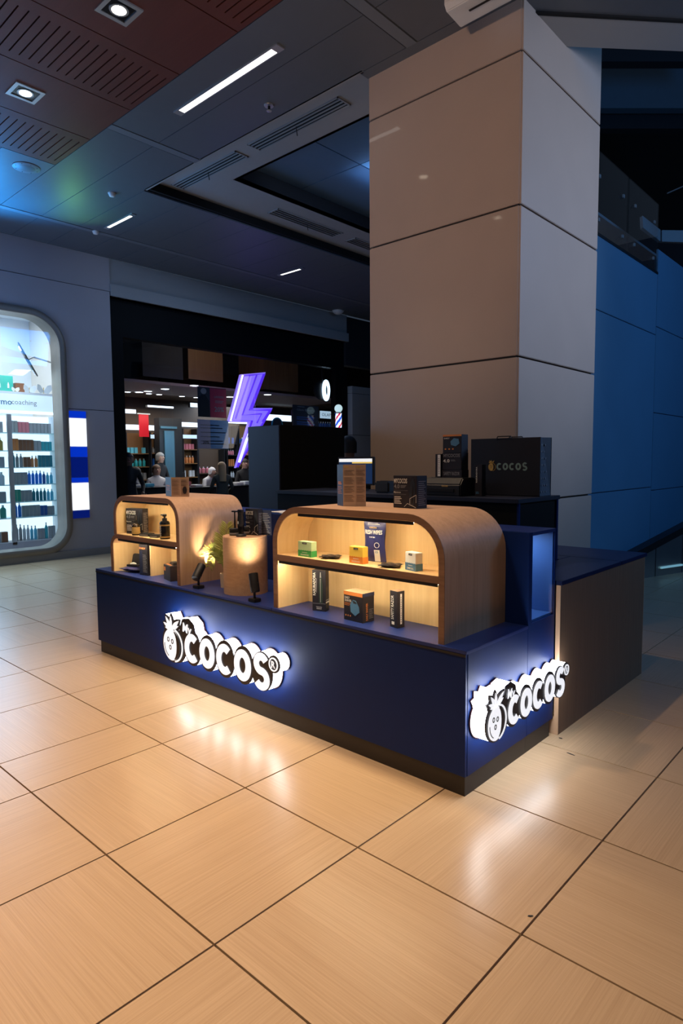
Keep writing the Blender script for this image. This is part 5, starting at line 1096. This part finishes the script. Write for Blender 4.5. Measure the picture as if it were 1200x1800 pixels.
# barber pole
bpc = at_x(595, 760, -10.45); bp = thing('barber_pole', 'lit barber pole with white globe on the salon corner', 'barber pole', bpc); hz = at_x(595, 727, -10.45).z-bpc.z
glow('pole_white', (.85, .92, 1), 1.2); glow('pole_blue', (.02, .10, .75), 1.0); glow('pole_red', (.75, .01, .06), .9); glow('globe', (.62, .85, .90), .8)
R_ = .075; n = 40; vs = []; fs = []; ms = []; K = 24
for j in range(K+1):
    for i in range(n): a = 2*PI*i/n; vs.append((R_*math.cos(a), R_*math.sin(a), hz*j/K))
for j in range(K):
    for i in range(n):
        fs.append((j*n+i, j*n+(i+1) % n, (j+1)*n+(i+1) % n, (j+1)*n+i)); ph = ((i/n*2)-(j/K)*1.5) % 1; ms.append(0 if ph < .30 else 1 if ph < .5 else 0 if ph < .72 else 2)
mb = MB(); mb.v = vs; mb.f = fs; mb.m = [ {0: 0, 1: 2, 2: 1}[m] for m in ms]; mb.build('striped_cylinder', ['pole_white', 'pole_blue', 'pole_red'], bp, local=True)
MB().lathe([(.09, -.06), (.095, -.02), (.085, 0)], 24).build('lower_cap', 'black', bp, smooth=40, local=True); MB().lathe([(.085, hz), (.09, hz+.02), (.04, hz+.05)], 24).build('upper_cap', 'alu', bp, smooth=40, local=True); MB().sphere((0, 0, hz+.12), .095, 20, 14).build('globe', 'globe', bp, smooth=60, local=True); box('bracket', (-.25, -.08, -.02, .02, -.05, -.02), 'black', bp, local=True)
tag(bp.children[-1], 'wall bracket')
gl2 = MB(); 
# reception desk, chairs, people
def desk(label, a, b, X, zt_, d, m='black'):
    y0, _ = yz(a, 860, X); y1, _ = yz(b, 860, X); t = thing('desk', label, 'desk', (X-d/2, (y0+y1)/2, 0)); box('front', (X-.03, X, y0, y1, 0, zt_-.03), m, t); box('top', (X-d, X+.02, y0-.02, y1+.02, zt_-.03, zt_), 'black_gloss', t); box('side', (X-d, X-.03, y0, y0+.03, 0, zt_-.03), m, t); box('side', (X-d, X-.03, y1-.03, y1, 0, zt_-.03), m, t); return t, y0, y1
desk('black reception desk at the left behind the salon glass', 226, 330, -12.0, 1.08, .7); desk('black desk at the right behind the salon glass', 335, 436, -12.0, 1.04, .7)
for k, (px_, py_, m) in enumerate(((242, 848, 'paper_white'), (260, 848, 'ph_cyan'), (325, 846, 'ph_pink'), (345, 848, 'ph_whitep'), (418, 842, 'paper_white'), (432, 843, 'ph_whitep'))):
    y_, _ = yz(px_, py_, -12.3); zz = 1.0805 if px_ < 332 else 1.0405
    tag(box('folded_towel', (-12.42, -12.2, y_-.10, y_+.10, zz, zz+.05+.02*(k % 3)), m, None, .012), ('white papers on the left end of the reception desk', 'pale blue folder on the reception desk', 'pink folded towel at the right of the reception desk', 'white tray on the right salon desk', 'white folded towel on the right salon desk', 'second white towel beside the black tower on the right desk')[k], 'towel', 'towels and papers on the salon desks')
def salon_chair(label, px_, X, rz_):
    y_, _ = yz(px_, 850, X); t = thing('salon_chair', label, 'chair', (X, y_, 0), rz_, 'black salon chairs')
    MB().lathe([(.30, 0), (.30, .02), (.05, .05), (.045, .42)], 24).build('base', 'alu', t, smooth=40, local=True); box('seat', (-.28, .28, -.28, .26, .42, .56), 'black', t, bevel=.04, local=True)
    mb = MB(); mb.prism([(-.27, .5), (.27, .5), (.24, 1.15), (-.24, 1.15)], lambda u, v, w: (u, .24+w+(v-.5)*.22, v), 0, .10).build('backrest', 'black_gloss', t, bevel=.03, local=True); box('headrest', (-.13, .13, .40, .47, 1.18, 1.34), 'black', t, bevel=.025, local=True)
    for s in (-1, 1): MB().tube([(s*.30, .2, .55), (s*.31, .2, .74), (s*.31, -.2, .74), (s*.30, -.22, .55)], .03, 8).build('armrest', 'black', t, smooth=50, local=True)
    box('footrest', (-.18, .18, -.55, -.35, .12, .16), 'alu', t, bevel=.01, local=True)
salon_chair('black salon chair in the middle of the salon', 300, -13.5, 2.2); salon_chair('second black salon chair left of the posters', 352, -14.5, 2.6)

# ---- people
def person(label, loc, rz_, top, bottom, hair, skin='skin', pose='stand', long_hair=False, cap=None, arms=((.10, -.05, -.02), (.10, -.05, -.02)), H=1.68):
    """body grown from a skeleton; faces take the colour of the nearest limb"""
    t = thing('person', label, 'person', loc, rz_); s = H/1.68; V = []; E = []; TG = []
    def v(x, y, z, r): V.append((Vector((x, y, z))*s, r*s)); return len(V)-1
    def e(a, b, tg): E.append((a, b)); TG.append(tg)
    hip = .93 if pose == 'stand' else .52
    lean = {'stand': 0, 'sit': 0, 'bend': -.30}[pose]
    if pose == 'bend': hip = .90
    pe = v(0, 0, hip, .135); sp = v(0, lean*.35, hip+.22, .125); ch = v(0, lean*.85, hip+.42, .15); nb = v(0, lean*1.05, hip+.53, .062); he = v(0, lean*1.2-.015, hip+.595, .085); hm = v(0, lean*1.25-.015, hip+.685, .112); ht = v(0, lean*1.25-.005, hip+.775, .075)
    e(pe, sp, 't'); e(sp, ch, 't'); e(ch, nb, 't'); e(nb, he, 's'); e(he, hm, 's'); e(hm, ht, 's')
    hands = []
    for k, sg in enumerate((-1, 1)):
        a = arms[k]; sh_ = v(sg*.175, lean*.85+.01, hip+.44, .062); el = v(sg*(.22+a[0]*.4), lean*.85+.03+a[1], hip+.18, .045); wr = v(sg*(.20+a[0]*.1), lean*.85-.18+a[1]*2, hip+.12+a[2]*4, .032); hn = v(sg*(.19+a[0]*.05), lean*.85-.27+a[1]*2, hip+.12+a[2]*4.6, .036)
        e(ch, sh_, 't'); e(sh_, el, 't'); e(el, wr, 't'); e(wr, hn, 's'); hands.append((hn, wr, sg))
        th = v(sg*.095, -.0, hip-.06, .092)
        if pose == 'sit': kn = v(sg*.11, -.42, hip-.02, .065); an = v(sg*.11, -.44, .09, .042); to = v(sg*.12, -.58, .045, .04)
        else: kn = v(sg*.10, -.02, .50, .064); an = v(sg*.10, .02, .09, .042); to = v(sg*.11, -.13, .045, .038)
        e(pe, th, 'b'); e(th, kn, 'b'); e(kn, an, 'b'); e(an, to, 'h')
    me = bpy.data.meshes.new('body'); me.from_pydata([tuple(p) for p, r in V], E, []); o = bpy.data.objects.new('body', me); col.objects.link(o)
    o.modifiers.new('s', 'SKIN'); sub = o.modifiers.new('u', 'SUBSURF'); sub.levels = 2; sub.render_levels = 2
    for i, (p, r) in enumerate(V): me.skin_vertices[0].data[i].radius = (r, r*(.72 if i in (1, 2) else 1)); me.skin_vertices[0].data[i].use_root = (i == 0)
    dg = bpy.context.evaluated_depsgraph_get(); m2 = bpy.data.meshes.new_from_object(o.evaluated_get(dg)); bpy.data.objects.remove(o); bpy.data.meshes.remove(me)
    mb = MB(); mb.v = [tuple(q.co) for q in m2.vertices]; mb.f = [tuple(q.vertices) for q in m2.polygons]; mb.m = []
    ix = {'t': 0, 'b': 1, 's': 2, 'h': 3}
    for q in m2.polygons:
        c = q.center; best = None
        for (a, b), tg in zip(E, TG):
            A, B_ = V[a][0], V[b][0]; ab = B_-A; u = max(0, min(1, (c-A).dot(ab)/ab.length_squared)); d = (c-(A+ab*u)).length-(V[a][1]*(1-u)+V[b][1]*u)
            if best is None or d < best[0]: best = (d, tg)
        mb.m.append(ix[best[1]])
    hd_ = V[hm][0]
    mb.tube([hd_+Vector((0, -.075, .012))*s, hd_+Vector((0, -.108, -.022))*s, hd_+Vector((0, -.085, -.032))*s], [.010*s, .016*s, .008*s], 8, 2)          # nose
    for sg in (-1, 1): mb.sphere(hd_+Vector((sg*.088, .0, -.01))*s, (.012*s, .022*s, .032*s), 8, 6, 2)                                                # ears
    for hn, wr, sg in hands:
        hp = V[hn][0]; d = (hp-V[wr][0]).normalized(); sd = d.cross(Vector((0, 0, 1))).normalized()
        for k in range(4):
            b = hp+d*.015*s+sd*(k-1.5)*.018*s; L = (.062, .075, .072, .055)[k]*s; mb.tube([b, b+d*L*.55+Vector((0, 0, -.004)), b+d*L*.95+Vector((0, 0, -.022))], [.0095*s, .009*s, .007*s], 6, 2)
        b = hp-d*.01*s-sd*sg*.03*s; mb.tube([b, b+(d*.6-sd*sg*.8).normalized()*.035*s, b+(d*.9-sd*sg*.4)*.055*s], [.011*s, .010*s, .008*s], 6, 2)
    mb.build('body', [top, bottom, skin, 'black'], t, smooth=60, local=True)
    bpy.data.meshes.remove(m2)
    # hair: a cap over crown and back, longer at the back if wanted
    hb = MB(); n, m_ = 20, 9; vs = []; fs = []
    for j in range(m_+1):
        for i in range(n):
            a = 2*PI*i/n; fr = max(0, -math.sin(a)); low = (.035 if fr > .5 else -.075 if fr > .1 else -.095)-(.26 if long_hair and fr < .2 else 0); tt = j/m_
            th_ = PI/2*(1-tt); rr = .110; z = .105*math.sin(th_) if tt < 1 else 0
            if tt < .999: p = Vector((rr*math.cos(a)*math.cos(th_)*.93, rr*math.sin(a)*math.cos(th_)+.012, .015+.108*math.sin(th_)))
            vs.append(hd_+p*s) if j < m_ else vs.append(hd_+Vector((rr*math.cos(a)*.90, rr*math.sin(a)*.97+.012+(.02 if long_hair else 0), .015+low))*s)
    for j in range(m_):
        for i in range(n): fs.append((j*n+i, (j+1)*n+i, (j+1)*n+(i+1) % n, j*n+(i+1) % n))
    fs.append(tuple(range(n))); hb.add(vs, fs).build('hair' if not cap else 'towel_wrap', cap or hair, t, smooth=60, local=True)
    ey = MB(); [ey.sphere(hd_+Vector((sg*.032, -.083, .012))*s, .010*s, 8, 6) for sg in (-1, 1)]; ey.build('eyes', 'hair_dark', t, local=True)
    MB().tube([hd_+Vector((-.022, -.082, -.052))*s, hd_+Vector((0, -.092, -.054))*s, hd_+Vector((.022, -.082, -.052))*s], .005*s, 6).build('mouth', 'ph_pink', t, local=True)
    return t
def feet(px_, X): return Vector((X, yz(px_, 840, X)[0], 0))
face_cam = -PI/2+.35*0
person('person in black standing at the left edge of the salon, a dark silhouette', feet(226, -11.6), 1.2, 'cloth_black', 'cloth_black', 'hair_dark', 'skin_dark', H=1.74)
person('grey-haired person in dark clothes standing behind the reception desk', feet(282, -14.9), 1.9, 'cloth_black', 'cloth_black', 'hair_grey', H=1.80)
person('person with short blonde hair and white top sitting at the reception desk', feet(275, -13.35)+Vector((0, 0, .24)), 1.35, 'cloth_white', 'denim', 'hair_brown', pose='sit', H=1.66)
person('person with dark hair and patterned dark top facing the blonde person', feet(248, -12.95)-Vector((.0, .12, 0))+Vector((0, 0, .16)), -.6, 'cloth_pattern', 'cloth_black', 'hair_dark', pose='sit', H=1.70)
person('person in white bending over with a white head towel', feet(352, -13.3), 2.0, 'cloth_white', 'cloth_black', 'hair_dark', pose='bend', cap='cloth_white', H=1.45)
person('person with long fair hair and dark jacket seen from behind', feet(390, -11.42), -1.9, 'cloth_olive', 'cloth_black', 'hair_blonde', long_hair=True, H=1.55)
person('dark-haired person half hidden behind the tall black cabinet', feet(430, -12.9), 1.3, 'cloth_black', 'cloth_black', 'hair_dark', H=1.62)
pb_ = at_z(615, 1050, 0); dr = ray(612, 812); dr.z = 0; dr.normalize()
person('person in black with dark hair standing near the barber pole', C0*0+dr*8.3+Vector((0, 0, 0)), -2.2, 'cloth_black', 'cloth_black', 'hair_dark', 'skin_dark', H=1.86)

# ---- slivers of litter on the tiles
for lab, px_, py_, L, a in (('thin dark sliver of litter on a tile near the right', 932, 1611, .02, .6), ('small dark scrap on the tiles by the kiosk end', 985, 1298, .02, 0), ('short dark scuff on the tiles right of the kiosk', 1003, 1326, .05, -.2)):
    p = at_z(px_, py_, 0); t = thing('paper_scrap', lab, 'scrap', (p.x, p.y, .0), a); MB().prism([(-L/2, -.002), (0, -.004), (L/2, .001), (L*.3, .004), (-L*.3, .003)], lambda u, v, w: (u, v, w), .0003, .003).build('scrap', 'black', t, local=True)
